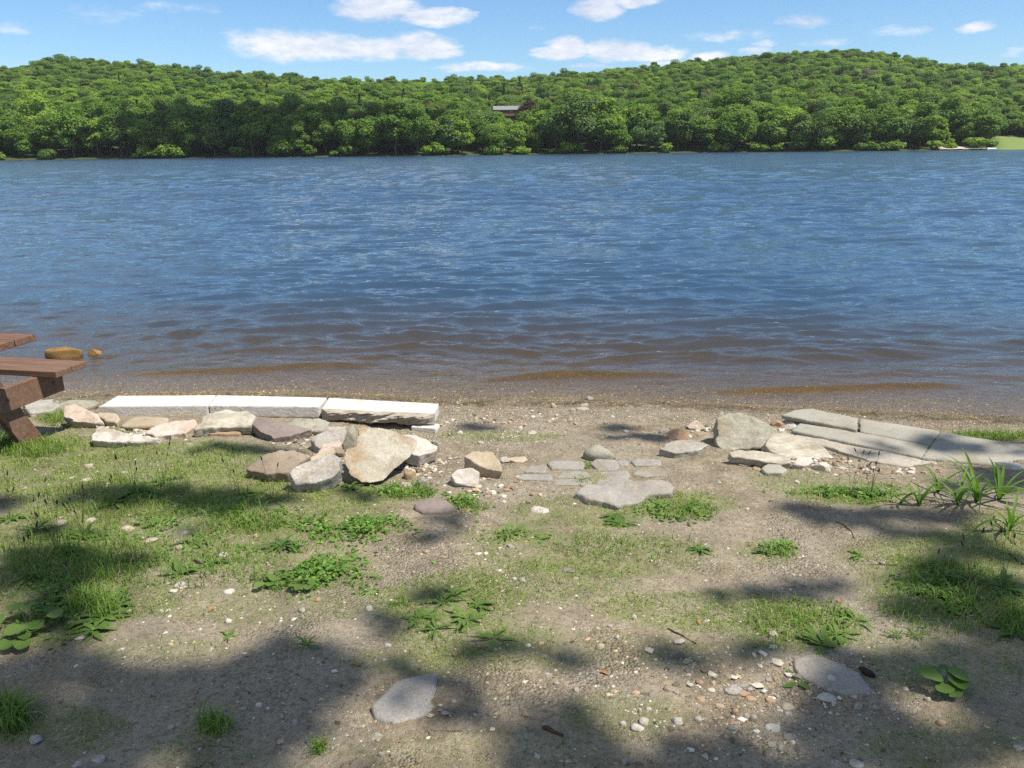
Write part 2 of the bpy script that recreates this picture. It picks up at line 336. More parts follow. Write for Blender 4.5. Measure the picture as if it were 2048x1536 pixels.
hpx, _ = proj(hv); vattr(hm, 'lawn', sstep(1985, 1998, hpx)*(hv[:, 1] < 352)+.9*((np.abs(hpx-1030) < 26) & (hv[:, 1] > 375) & (hv[:, 1] < 402)))
m, t, o = material('hillside_floor'); co = t.co()
c = t.mix(t.noise(.3, 4, .6, co), (.035, .055, .015), (.06, .075, .025)); c = t.mix(t.attr('lawn'), c, t.mix(t.noise(.5, 4, .6, co), (.10, .17, .03), (.20, .24, .08)))
principled(t, o, c, .95); hills = link('hills', hm, m); setp(hills, kind='structure')

# ------------------------------------------------------------------ foliage
def leafmat(name, stops, trans=.38, attr=None):
    m, t, o = material(name); co = t.co()
    if attr: c = t.attr(attr, 'Color')
    else:
        r = t.add('ShaderNodeObjectInfo').outputs['Random']; c = t.ramp(r, stops)
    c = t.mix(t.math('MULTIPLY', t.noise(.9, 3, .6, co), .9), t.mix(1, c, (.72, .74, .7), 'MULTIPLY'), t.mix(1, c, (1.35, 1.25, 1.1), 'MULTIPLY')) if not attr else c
    d = t.add('ShaderNodeBsdfPrincipled'); t.l.new(c, d.inputs['Base Color']); d.inputs['Roughness'].default_value = .6; d.inputs['Specular IOR Level'].default_value = .25
    tl = t.add('ShaderNodeBsdfTranslucent'); t.l.new(t.mix(1, c, (1.1, 1.25, .5), 'MULTIPLY'), tl.inputs[0])
    mx = t.add('ShaderNodeMixShader'); mx.inputs[0].default_value = trans; t.l.new(d.outputs[0], mx.inputs[1]); t.l.new(tl.outputs[0], mx.inputs[2]); t.l.new(mx.outputs[0], o.inputs[0]); return m
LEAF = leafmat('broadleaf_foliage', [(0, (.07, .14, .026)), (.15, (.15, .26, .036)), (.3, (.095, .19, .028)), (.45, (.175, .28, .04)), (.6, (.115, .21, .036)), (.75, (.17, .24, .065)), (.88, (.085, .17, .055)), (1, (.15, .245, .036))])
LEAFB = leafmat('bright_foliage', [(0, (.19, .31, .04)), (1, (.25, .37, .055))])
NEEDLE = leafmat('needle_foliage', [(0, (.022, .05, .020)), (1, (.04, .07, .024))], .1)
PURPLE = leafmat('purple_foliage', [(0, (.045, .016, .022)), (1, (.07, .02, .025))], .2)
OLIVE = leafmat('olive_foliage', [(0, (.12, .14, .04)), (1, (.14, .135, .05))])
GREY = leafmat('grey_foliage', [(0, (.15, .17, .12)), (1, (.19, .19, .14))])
def barkmat(name, a, b):
    m, t, o = material(name); co = t.co(); mp = t.add('ShaderNodeMapping'); t.l.new(co, mp.inputs[0]); mp.inputs['Scale'].default_value = (3, 3, .6)
    n = t.noise(4, 5, .65, mp.outputs[0]); principled(t, o, t.mix(n, a, b), .9, t.bump(n, .03)); return m
BARK = barkmat('bark', (.05, .038, .028), (.13, .10, .08)); PALEBARK = barkmat('pale_bark', (.22, .2, .18), (.4, .38, .34))

def quads(C, N, s, rng, asp=1.0):
    """quads centred C, facing N, half sizes s"""
    n = len(C); N = N/np.linalg.norm(N, axis=1, keepdims=True); r = rng.normal(size=(n, 3)); U = np.cross(N, r); U /= np.linalg.norm(U, axis=1, keepdims=True); V = np.cross(N, U)
    U = U*(s*asp)[:, None]; V = V*s[:, None]
    v = np.stack([C-U*.6-V, C+U-V*.5, C+U*.5+V, C-U+V*.6], 1).reshape(-1, 3); return v, np.arange(4*n).reshape(n, 4)
def crown(seed, H, Rr, zlo, n, size, kind='round'):
    rng = np.random.default_rng(seed); C = []; N = []
    if kind == 'cone':
        z = zlo+(H-zlo)*rng.random(n)**1.4; tt = (z-zlo)/(H-zlo); a = rng.random(n)*6.283; tier = .75+.25*np.cos(z*3.2); r = Rr*(1-tt)*tier*(.35+.65*rng.random(n)**.5)
        C = np.stack([r*np.cos(a), r*np.sin(a), z-r*.15], 1); N = np.stack([np.cos(a), np.sin(a), .7+0*a], 1)+rng.normal(0, .4, (n, 3)); flat = N
    else:
        nl = int(rng.integers(24, 34)); cz = (H+zlo)/2; rz = (H-zlo)/2; L = []
        for k in range(nl):
            u = rng.normal(size=3); u /= np.linalg.norm(u); u[2] = u[2]*.9+.12; q = rng.uniform(.35, .72)
            wid = 1.0 if kind == 'round' else (1.0-.35*max(0, u[2]))
            L.append((u[0]*Rr*q*wid, u[1]*Rr*q*wid, cz+u[2]*rz*q*1.05, Rr*rng.uniform(.24, .46), rng.uniform(.7, 1.0)))
        L = np.array(L); w = L[:, 3]**2; w /= w.sum(); idx = rng.choice(nl, int(n*1.5), p=w)
        u = rng.normal(size=(len(idx), 3)); u /= np.linalg.norm(u, axis=1, keepdims=True); rr = rng.uniform(.6, 1.18, len(idx))
        C = L[idx, :3]+u*(L[idx, 3]*rr)[:, None]*np.stack([np.ones(len(idx))]*2+[.8*L[idx, 4]], 1)
        keep = np.ones(len(C), bool)
        for k in range(nl): keep &= ~((np.linalg.norm(C-L[k, :3], axis=1) < L[k, 3]*.62) & (idx != k))
        keep &= (C[:, 2] > zlo*.7); C = C[keep][:n]; u = u[keep][:n]
        out = C-np.array([0, 0, cz-.2*rz]); out /= np.linalg.norm(out, axis=1, keepdims=True)
        N = u*.5+out*.45+np.array([0, 0, .45])+rng.normal(0, .55, C.shape)
    s = size*rng.uniform(.55, 1.35, len(C)); v, f = quads(C, N, s, rng, 1.2)
    return v, f, N
def crownmesh(name, *a, **k):
    v, f, N = crown(*a, **k); me = mesh(name, v, f, True); nn = N/np.linalg.norm(N, axis=1, keepdims=True)
    me.normals_split_custom_set_from_vertices(np.repeat(nn, 4, 0).astype(np.float32)); return me
def tube(path, radii, n=7):
    P = [Vector(p) for p in path]; v = []; f = []
    for i, p in enumerate(P):
        d = (P[min(i+1, len(P)-1)]-P[max(i-1, 0)]).normalized(); a = d.orthogonal().normalized(); b = d.cross(a)
        if i and abs(a.dot(pa)) < .999: a = (pa-d*pa.dot(d)).normalized(); b = d.cross(a)
        pa = a
        for k in range(n): q = 2*math.pi*k/n; v.append(tuple(p+(a*math.cos(q)+b*math.sin(q))*radii[i]))
    for i in range(len(P)-1):
        for k in range(n): f.append((i*n+k, i*n+(k+1) % n, (i+1)*n+(k+1) % n, (i+1)*n+k))
    return np.array(v), np.array(f)
def join(parts):
    V = []; Fq = []; o = 0
    for v, f in parts: V.append(v); Fq.append(f+o); o += len(v)
    return np.concatenate(V), np.concatenate(Fq)
def trunkmesh(name, seed, H, zlo, Rr):
    rng = random.Random(seed); r0 = H*.016; top = H*.8; P = [(0, 0, -1)]+[(rng.uniform(-.25, .25)*i, rng.uniform(-.25, .25)*i, top*i/5) for i in range(1, 6)]
    parts = [tube(P, [r0*1.3]+[r0*(1-.17*i) for i in range(1, 6)])]
    for k in range(6):
        i = rng.randint(1, 4); b = Vector(P[i]); a = rng.uniform(0, 6.28); l = Rr*rng.uniform(.5, .85); e = b+Vector((math.cos(a)*l, math.sin(a)*l, l*rng.uniform(.5, 1)))
        parts.append(tube([b, b.lerp(e, .5)+Vector((0, 0, .3)), e], [r0*.45, r0*.3, r0*.12], 5))
    v, f = join(parts); return mesh(name, v, f)
PROT = []
specs = [(17, 6.2, 2.0, 'round'), (15, 6.6, 1.5, 'round'), (19, 6.0, 2.5, 'tall'), (14, 5.2, 1.2, 'round'), (18, 5.0, 2.0, 'tall'), (16, 7.2, 2.2, 'round'), (13, 4.6, .8, 'tall'), (20, 6.8, 3, 'round'), (15, 5.6, 2, 'round'), (17, 5.4, 1.4, 'tall')]
for i, (H, R_, zl, kd) in enumerate(specs): PROT.append((crownmesh('crown', 100+i, H, R_, zl*.4, 5600, .25, kd), trunkmesh('trunk', i, H, zl, R_), H, R_))
CONE = [(crownmesh('crown', 200+i, H, R_, 1.5, 2000, .34, 'cone'), trunkmesh('trunk', 50+i, H, 1, R_*.4), H, R_) for i, (H, R_) in enumerate(((19, 3.6), (16, 3.2)))]
BUSH = [(crownmesh('crown', 300+i, H, R_, .1, 900, .2, 'round'), trunkmesh('trunk', 60+i, H, .2, R_), H, R_) for i, (H, R_) in enumerate(((3.4, 2.0), (2.6, 2.2), (4.4, 2.3)))]
def shade_ok(x, y, H):
    """limit heights where the photo looks through to the house, the lawn and the garden"""
    px, _ = proj(np.array([x, y, 5.0]))
    if 968 < px < 1066 and y < 404:
        hor = 299+(1024-px)*.0105; ymin = 232 if px < 1000 else 246; zt = 1.85+(hor-ymin)/F*y*1.04; return min(H, zt-zh(x, y))
    if px > 1992 and y < 352: return 0
    if 1890 < px <= 1992 and y < 312: return 0 if px > 1905 else 4
    if 1285 < px < 1322 and y < 375:
        zt = 1.85+(299-246)/F*y*1.04; return min(H, zt-zh(x, y))
    return H
def tone(mat): return {LEAF: 'green leafy', LEAFB: 'bright yellow-green', NEEDLE: 'dark conical evergreen', PURPLE: 'dark purple-leaved', OLIVE: 'olive-brown tinged', GREY: 'grey sparse-leaved'}[mat]
def zone(px):
    q = [(-50, 130, 'above the picnic table'), (130, 330, 'beyond the leftmost white block'), (330, 480, 'starting the dark grove'), (480, 620, 'in the dark grove middle'), (620, 760, 'in the dark grove right half'), (760, 880, 'ending the dark grove'), (880, 990, 'left of the brown house'), (990, 1060, 'below the brown house'), (1060, 1170, 'right of the brown house'), (1170, 1290, 'beyond the sett steps'), (1290, 1400, 'below the hillside garden'), (1400, 1520, 'beyond the upright boulder'), (1520, 1650, 'beyond the leftmost flagstone'), (1650, 1780, 'beyond the middle flagstones'), (1780, 1900, 'left of the far beach'), (1900, 2100, 'by the far lawn')]
    for a, b, n in q:
        if a <= px < b: return n
    return 'outside the view'
def put_tree(protos, x, y, sc, mat, name='tree', cat='tree', row='front-row', group='trees along the far shore', zsc=1.0):
    cm, tm, H, R_ = protos; z = float(zh(x, y)); r = empty(name, (x, y, z-.3), random.uniform(0, 6.28)); wd_ = random.uniform(1.0, 1.35); r.scale = (sc*wd_, sc*wd_, sc*zsc)
    for nm, me, mt in (('crown', cm, mat), ('trunk', tm, BARK)):
        c = bpy.data.objects.new(nm, me); COL.objects.link(c); c.parent = r
        if not me.materials: me.materials.append(mt)
        c.material_slots[0].link = 'OBJECT'; c.material_slots[0].material = mt
    px, _ = proj(np.array([x, y, z+5])); big = H*sc*zsc
    sz = 'tall ' if big > 18 else ('small ' if big < 12 else '')
    if cat == 'bush': lab = f'{tone(mat)} waterline bush {zone(px)}'
    else: lab = f'{sz}{tone(mat)} {row} tree {zone(px)}'
    defer(r, lab, cat, group, px); return r
rng = random.Random(5); ntree = 0; used = []
for row in range(5):
    x = -232.0
    while x < 232:
        xx = x+rng.uniform(-2, 2); yy = float(yshore(xx))+6.5+row*8.0+rng.uniform(-2.5, 2.5); x += rng.uniform(6.8, 9.2)
        if abs(xx) > .70*yy: continue
        p = rng.choice(PROT); sc = rng.choice((rng.uniform(.62, .85), rng.uniform(.85, 1.18), rng.uniform(.8, 1.05))); H = shade_ok(xx, yy, p[2]*sc)
        if H < 3.5: continue
        sc = min(sc, H/p[2]*1.0) if H < p[2]*sc else sc
        u = rng.random(); mat = LEAFB if u > .86 else (OLIVE if u < .03 else LEAF)
        put_tree(p, xx, yy, sc, mat, row=('front-row', 'second-row', 'third-row', 'fourth-row', 'fifth-row')[row]); ntree += 1
# conifers, purple and grey trees seen on the slope
def at_slope(px, y):
    x = (px-1024)*y*.962/F; return x, y
for (px, y, sc, pr, mat, nm) in ((815, 470, .95, CONE[0], NEEDLE, 'conifer'), (835, 465, 1.05, CONE[1], NEEDLE, 'conifer'), (968, 480, .9, CONE[1], NEEDLE, 'conifer'), (985, 478, .95, CONE[0], NEEDLE, 'conifer'), (1092, 470, 1.0, CONE[0], NEEDLE, 'conifer'), (1132, 465, 1.1, CONE[0], NEEDLE, 'conifer'), (1108, 455, .95, PROT[6], PURPLE, 'purple_tree'), (1062, 398, 1.0, PROT[3], PURPLE, 'purple_tree'), (1240, 440, .8, PROT[4], GREY, 'tree'), (1720, 480, .8, PROT[5], GREY, 'tree'), (1490, 330, .9, PROT[4], OLIVE, 'tree'), (33, 600, 1, CONE[1], NEEDLE, 'conifer'), (1765, 610, .8, CONE[0], NEEDLE, 'conifer')):
    sc *= .72 if pr in CONE else 1; y -= 45 if 700 < px < 1200 and y > 450 else (60 if px > 1740 else 0); x, y = at_slope(px, y); put_tree(pr, x, y, sc, mat, nm, row='upper-slope'); ntree += 1
for k in range(58):
    x = rng.uniform(-200, 200); y = float(yshore(x))+3.6+rng.uniform(-.6, 1); px, _ = proj(np.array([x, y, 1]))
    if px > 1985: continue
    put_tree(rng.choice(BUSH), x, y, rng.uniform(.7, 1.5), rng.choice([LEAF, LEAF, LEAFB]), 'bush', 'bush', group='bushes along the far waterline')
# the rest of the wood: one object, instanced leafy crowns
pts = []; wr = np.random.default_rng(9)
y = 342.0
while y < 690:
    st = 4.9+(y-342)*.003; x = -.80*y-20+wr.random()*st
    while x < .80*y+20:
        xx = x+wr.uniform(-2.4, 2.4); yy = y+wr.uniform(-2.6, 2.6)+(yshore(xx)-292); x += st
        if yy < yshore(xx)+8+5*8.5-3 and abs(xx) < .7*yy: continue
        sc = wr.uniform(.40, .76); H = shade_ok(xx, yy, 17*sc)
        if H < 4: continue
        if H < 17*sc: sc = H/17
        pts.append((xx, yy, sc))
    y += st
for x in np.arange(-420, 420, 7.0):
    for rrow in range(5):
        if abs(x) > .70*300+12: pts.append((x+wr.uniform(-2, 2), yshore(x)+8+8.5*rrow+wr.uniform(-2, 2), wr.uniform(.75, 1.1)))
pts = np.array(pts); zz = zh(pts[:, 0], pts[:, 1])
pm_ = bpy.data.meshes.new('forest'); pm_.vertices.add(len(pts)); pm_.vertices.foreach_set('co', np.stack([pts[:, 0], pts[:, 1], zz-.4], 1).astype(np.float32).ravel())
a = pm_.attributes.new('sc', 'FLOAT', 'POINT'); a.data.foreach_set('value', pts[:, 2].astype(np.float32))
a = pm_.attributes.new('rz', 'FLOAT_VECTOR', 'POINT'); rv = np.zeros((len(pts), 3), np.float32); rv[:, 2] = wr.random(len(pts))*6.28; a.data.foreach_set('vector', rv.ravel())
a = pm_.attributes.new('sc3', 'FLOAT_VECTOR', 'POINT'); wd_ = wr.uniform(1.15, 1.6, len(pts)); a.data.foreach_set('vector', np.stack([pts[:, 2]*wd_, pts[:, 2]*wd_, pts[:, 2]], 1).astype(np.float32).ravel())
a = pm_.attributes.new('pick', 'INT', 'POINT')
protoc = bpy.data.collections.new('wood_crowns'); k = 0
for mat, n in ((LEAF, 10), (LEAFB, 3), (OLIVE, 1), (NEEDLE, 1)):
    for j in range(n):
        cm = (PROT[j % 10] if mat is not NEEDLE else CONE[0])[0]; H = (PROT[j % 10] if mat is not NEEDLE else CONE[0])[2]
        me = cm.copy(); me.materials.clear(); me.materials.append(mat); o_ = bpy.data.objects.new('wood_crown', me); protoc.objects.link(o_); k += 1
pk = wr.integers(0, 13, len(pts)); pk[wr.random(len(pts)) < .03] = 13; pk[wr.random(len(pts)) < .012] = 14
pk[(pk == 14) & (pts[:, 1] > 540)] = 3
a.data.foreach_set('value', pk.astype(np.int32))
fo = link('forest', pm_); setp(fo, 'dense green wood covering the far hillside', 'wood', kind='stuff')
ng = bpy.data.node_groups.new('wood', 'GeometryNodeTree'); ng.interface.new_socket('Geometry', in_out='INPUT', socket_type='NodeSocketGeometry'); ng.interface.new_socket('Geometry', in_out='OUTPUT', socket_type='NodeSocketGeometry')
N_ = ng.nodes; gi = N_.new('NodeGroupInput'); go = N_.new('NodeGroupOutput'); ip = N_.new('GeometryNodeInstanceOnPoints'); ci = N_.new('GeometryNodeCollectionInfo')
ci.inputs['Collection'].default_value = protoc; ci.inputs['Separate Children'].default_value = True; ci.inputs['Reset Children'].default_value = True
m2p = N_.new('GeometryNodeMeshToPoints')
def named(tp, nm): q = N_.new('GeometryNodeInputNamedAttribute'); q.data_type = tp; q.inputs['Name'].default_value = nm; return q.outputs['Attribute']
L_ = ng.links; L_.new(gi.outputs[0], m2p.inputs[0]); L_.new(m2p.outputs[0], ip.inputs['Points']); L_.new(ci.outputs[0], ip.inputs['Instance']); ip.inputs['Pick Instance'].default_value = True
L_.new(named('INT', 'pick'), ip.inputs['Instance Index']); L_.new(named('FLOAT_VECTOR', 'rz'), ip.inputs['Rotation']); L_.new(named('FLOAT_VECTOR', 'sc3'), ip.inputs['Scale']); L_.new(ip.outputs[0], go.inputs[0])
md = fo.modifiers.new('wood', 'NODES'); md.node_group = ng
print('trees', ntree, 'wood', len(pts))

# ------------------------------------------------------------------ simple box kit
def box(x0, x1, y0, y1, z0, z1, bev=0.0):
    b = bmesh.new(); bmesh.ops.create_cube(b, size=1)
    for v in b.verts: v.co = ((x0+x1)/2+v.co.x*(x1-x0), (y0+y1)/2+v.co.y*(y1-y0), (z0+z1)/2+v.co.z*(z1-z0))
    if bev: bmesh.ops.bevel(b, geom=list(b.edges), offset=bev, segments=2, affect='EDGES', profile=.6)
    return b
def bm_obj(name, bs, mat, parent=None, xf=None):
    bs = bs if isinstance(bs, list) else [bs]; me = bpy.data.meshes.new(name); o = bmesh.new()
    for b in bs:
        tmp = bpy.data.meshes.new('t'); b.to_mesh(tmp); o.from_mesh(tmp); bpy.data.meshes.remove(tmp)
    if xf is not None: o.transform(xf)
    o.to_mesh(me); return link(name, me, mat, parent)
def plain(name, col, rough=.7, bumpd=0):
    m, t, o = material(name); co = t.co(); n = t.noise(3, 4, .6, co)
    principled(t, o, t.mix(n, tuple(c*.8 for c in col), tuple(min(1, c*1.15) for c in col)), rough); return m
# house on the slope
hx_, hy_ = at_slope(1022, 402); hz_ = float(zh(hx_, hy_)); hz_ = 17.3-2.6
Hs = empty('house', (hx_, hy_, hz_)); setp(Hs, 'brown two-storey house with grey roof among the trees on the far slope', 'house')
WALL = plain('brown_siding', (.16, .095, .075)); ROOF = plain('grey_shingle', (.20, .20, .20)); DARK = plain('dark_glass', (.02, .022, .025), .2); TRIM = plain('pale_trim', (.6, .57, .52))
bm_obj('wall', [box(-6.5, 5.0, 0, 8, -2, 5.4)], WALL, Hs)
b = bmesh.new(); vs = [b.verts.new(p) for p in ((-7.2, -1.0, 5.3), (5.8, -1.0, 5.3), (5.8, 9, 5.3), (-7.2, 9, 5.3), (-7.2, 4, 7.3), (5.8, 4, 7.3))]
for q in ((0, 1, 5, 4), (2, 3, 4, 5), (0, 4, 3), (1, 2, 5), (3, 2, 1, 0)): b.faces.new([vs[i] for i in q])
bm_obj('roof', b, ROOF, Hs)
for (x0, x1, z0, z1) in ((-5.8, -3, 3.9, 5.0), (-1.8, 1, 3.9, 5.0), (2.2, 4.4, 3.9, 5.0), (-1.8, 1.2, 1.0, 2.3), (2.2, 4.4, 1.0, 2.3)):
    w = bm_obj('window', box(x0, x1, -.06, .05, z0, z1), DARK, Hs); bm_obj('frame', [box(x0-.12, x1+.12, -.1, -.062, z0-.12, z0), box(x0-.12, x1+.12, -.1, -.062, z1, z1+.12)], TRIM, w)
bm_obj('balcony', [box(-6.5, 5.6, -1.8, -.01, 2.5, 2.7), box(-6.5, 5.6, -1.8, -1.7, 2.705, 3.5)], plain('redwood', (.24, .12, .10)), Hs)
bm_obj('porch_post', [box(5.2, 5.5, -1.7, -1.4, -2, 2.49)], TRIM, Hs)
# garden terraces
for i, (px, y, w) in enumerate(((1305, 385, 7), (1303, 378, 5))):
    x, y = at_slope(px, y); z = float(zh(x, y)); o_ = bm_obj('garden_wall', [box(x-w, x+w, y, y+.5, z-1.5, z+1.3, .05), box(x-w*.6, x+w*.3, y-.4, y-.01, z-1.5, z+.7, .05)], plain('garden_stone%d' % i, (.42, .40, .36)))
    setp(o_, ('upper', 'lower')[i]+' pale stone terrace wall in the hillside garden', 'garden wall', 'hillside garden walls')
# far beach, boat
bx, by = at_slope(1932, 300); me, _ = gridmesh('beach', np.linspace(bx-9, bx+8, 40), np.linspace(yshore(bx)+.5, yshore(bx)+7, 12), lambda X, Y: .12+(Y-yshore(bx)-.5)*.13+.3*(n2(X, Y, .4, 2, 3)-.5)+.25)
setp(link('beach', me, plain('pale_sand', (.42, .37, .29), .95)), kind='structure')
def hull(L, B, H):
    v = []; f = []; n = 11
    for i in range(n):
        u = i/(n-1); w = B/2*math.sin(min(1, u*1.6+.0)*math.pi/2)**.7*(1 if u < .9 else .93); w = max(w, .02)
        for (a, z) in ((-1, H*(1.15-.15*u)), (-.7, H*.25), (0, 0), (.7, H*.25), (1, H*(1.15-.15*u)), (.86, H*(1.1-.15*u)), (0, H*.3), (-.86, H*(1.1-.15*u))): v.append((L*(u-.5), a*w, z))
    for i in range(n-1):
        for k in range(8): f.append((i*8+k, i*8+(k+1) % 8, (i+1)*8+(k+1) % 8, (i+1)*8+k))
    return np.array(v), np.array(f)
x, y = at_slope(1986, 296); v, f = hull(3.6, 1.5, .7); B0 = empty('rowing_boat', (x, y, -.12), rad(20)); setp(B0, 'small white boat moored at the far shore by the lawn', 'boat')
link('hull', mesh('hull', v, f), plain('white_hull', (.75, .75, .75), .4), B0); bm_obj('seat', [box(-.6, -.3, -.6, .6, .42, .46), box(.5, .8, -.6, .6, .42, .46)], plain('boat_bench', (.3, .25, .2)), B0)

# ------------------------------------------------------------------ stones
def stonemat(name, c1, c2, c3=None, speck=.4, rust=0, scale=1.0, streak=0):
    m, t, o = material(name); co = t.co('Object'); gp = t.add('ShaderNodeNewGeometry').outputs['Position']
    a = t.noise(4*scale, 6, .65, gp); b = t.noise(16*scale, 5, .7, gp); c = t.noise(150, 3, .6, gp); d = t.noise(45, 4, .65, gp)
    if streak:
        mp = t.add('ShaderNodeMapping'); t.l.new(gp, mp.inputs[0]); mp.inputs['Scale'].default_value = (4, 14, 40); mp.inputs['Rotation'].default_value = (.3, .4, .2); a = t.noise(1.2, 5, .65, mp.outputs[0])
    col = t.mix(t.range(a, .38, .62), c1, c2)
    if c3: col = t.mix(t.math('MULTIPLY', t.range(b, .48, .66), .75), col, c3)
    if rust: col = t.mix(t.math('MULTIPLY', t.range(t.noise(5.5, 4, .6, gp), .5, .64), rust), col, (.27, .155, .065))
    col = t.mix(t.math('MULTIPLY', t.range(t.noise(7, 5, .7, gp, .5), .52, .64), .55 if name not in ('cut_limestone', 'wet_ochre_stone') else .2), col, (.24, .19, .125))
    dk = t.mix(1, col, (.52, .49, .45), 'MULTIPLY'); lt = t.mix(1, col, (1.3, 1.28, 1.22), 'MULTIPLY')
    col = t.mix(t.math('MULTIPLY', t.range(c, .40, .62), speck), col, dk); col = t.mix(t.math('MULTIPLY', t.range(d, .55, .72), speck), col, lt)
    h = t.math('ADD', t.math('MULTIPLY', b, .6), t.math('ADD', t.math('MULTIPLY', d, .35), t.math('MULTIPLY', c, .12)))
    principled(t, o, col, .85, t.bump(h, .012*1.0, .9), .3); return m
SM = dict(
    white=stonemat('pale_quartz_stone', (.44, .41, .365), (.56, .52, .47), (.40, .33, .25), .4),
    pink=stonemat('pinkish_stone', (.46, .37, .30), (.56, .50, .44), (.40, .27, .19), .4),
    tan=stonemat('tan_stone', (.36, .29, .20), (.46, .39, .29), (.30, .25, .18), .4),
    grey=stonemat('speckled_grey_stone', (.31, .29, .25), (.46, .43, .375), (.22, .20, .175), .7),
    slab=stonemat('lichen_slab_stone', (.37, .33, .25), (.47, .44, .37), (.30, .27, .21), .6, .6),
    brown=stonemat('red_brown_stone', (.24, .185, .135), (.33, .27, .20), (.19, .15, .12), .4, .2),
    purple=stonemat('purple_brown_stone', (.20, .16, .145), (.28, .23, .20), (.16, .13, .12), .4),
    green=stonemat('mossy_stone', (.27, .26, .20), (.39, .37, .30), (.20, .195, .145), .6),
    orange=stonemat('orange_stone', (.34, .225, .14), (.42, .31, .215), (.30, .19, .115), .4),
    lay=stonemat('layered_stone', (.30, .27, .21), (.50, .46, .38), (.38, .33, .25), .3, 0, 1, 1),
    blue=stonemat('bluestone', (.28, .268, .225), (.34, .325, .275), (.32, .28, .215), .25),
    sett=stonemat('granite_sett', (.26, .245, .22), (.32, .305, .28), (.33, .285, .215), .5),
    dust=stonemat('sandy_concrete', (.36, .32, .26), (.44, .40, .34), (.30, .26, .21), .5),
    lime=stonemat('cut_limestone', (.55, .525, .49), (.62, .60, .57), (.45, .41, .35), .18, 0, .8),
    rough=stonemat('split_limestone', (.36, .31, .25), (.50, .45, .38), (.30, .25, .19), .5),
    dull=stonemat('dull_pale_stone', (.33, .30, .26), (.42, .39, .34), (.30, .26, .20), .5),
    wet=stonemat('wet_ochre_stone', (.20, .115, .035), (.30, .19, .06), (.12, .07, .03), .4))
def remeshed(bm, vox, disp, seed, smooth=2, noisef=6, rnd=None):
    me = bpy.data.meshes.new('t'); bm.to_mesh(me); bm.free(); ob = bpy.data.objects.new('t', me); COL.objects.link(ob)
    r = ob.modifiers.new('r', 'REMESH'); r.mode = 'VOXEL'; r.voxel_size = vox
    s = ob.modifiers.new('s', 'SMOOTH'); s.iterations = smooth; s.factor = .5
    dg = bpy.context.evaluated_depsgraph_get(); out = bpy.data.meshes.new_from_object(ob.evaluated_get(dg))
    bpy.data.objects.remove(ob); bpy.data.meshes.remove(me)
    n = len(out.vertices); v = np.empty(n*3, np.float32); out.vertices.foreach_get('co', v); v = v.reshape(-1, 3)
    nn = np.empty(n*3, np.float32); out.vertices.foreach_get('normal', nn); nn = nn.reshape(-1, 3)
    d = (fbm(v.astype(float)*noisef+seed*3.1, 4, seed)-.5)*2*disp+(fbm(v.astype(float)*noisef*6+seed, 3, seed+9)-.5)*disp*.5
    v += nn*d[:, None]; out.vertices.foreach_set('co', v.ravel()); out.polygons.foreach_set('use_smooth', np.ones(len(out.polygons), bool)); out.update(); return out
def recenter(o):
    me = o.data; n = len(me.vertices); v = np.empty(n*3, np.float32); me.vertices.foreach_get('co', v); v = v.reshape(-1, 3)
    c = v.mean(0); c[2] = v[:, 2].min(); me.vertices.foreach_set('co', (v-c).ravel()); me.update(); o.location = c
def poly_on_plane(poly, pt, nrm):
    p = np.array(poly, float); d = rays(p[:, 0], p[:, 1]); k = ((pt-CAM)@nrm)/(d@nrm); return CAM+d*k[:, None]
def slab(name, poly, mat, label, cat, th=.06, lift=.03, nrm=(0, 0, 1), disp=.004, vox=None, seed=1, group=None, z=None, pt=None, taper=.0, smooth=2, jag=0.0, nf=6, defer_=False, parent=None, ret=False):
    if name == 'rock' and pt is None and z is None and lift > .03: lift *= .8
    if name == 'rock': jag = jag or .011; smooth = 4; disp *= 1.35
    poly = list(poly); nrm = np.array(nrm, float); nrm /= np.linalg.norm(nrm); pa = np.array(poly, float)
    if pt is None:
        if z is None: g = G(pa[:, 0].mean(), pa[:, 1].max()); z = float(zg(g[0], g[1]))+lift
        pt = np.array([0, 0, z]); 
        if nrm[2] < .999: c = pl(pa[:, 0].mean(), pa[:, 1].max(), z); pt = c
    P = poly_on_plane(poly, pt, nrm)
    if jag:                         # broken edges
        Q = []; rr = random.Random(seed)
        for i in range(len(P)):
            a, b_ = P[i], P[(i+1) % len(P)]; L = np.linalg.norm(b_-a); n = max(1, int(L/.035))
            for k in range(n):
                q = a+(b_-a)*k/n
                Q.append(q+(np.array([rr.uniform(-1, 1), rr.uniform(-1, 1), 0])*jag if k else 0))
        P = np.array(Q)
    b = bmesh.new(); cen = P.mean(0); top = [b.verts.new(p) for p in P]; bot = [b.verts.new(cen+(p-cen)*(1+taper)-nrm*th) for p in P]; n = len(P)
    b.faces.new(top); b.faces.new(bot[::-1])
    for i in range(n): b.faces.new((top[i], bot[i], bot[(i+1) % n], top[(i+1) % n]))
    bmesh.ops.recalc_face_normals(b, faces=b.faces)
    ext = P.max(0)-P.min(0)
    me = remeshed(b, vox or max(.006, max(ext)/90), disp, seed, smooth, nf)
    o = link(name, me, SM[mat] if isinstance(mat, str) else mat, parent)
    if parent is None: recenter(o)
    if label: setp(o, label, cat, group)
    return o
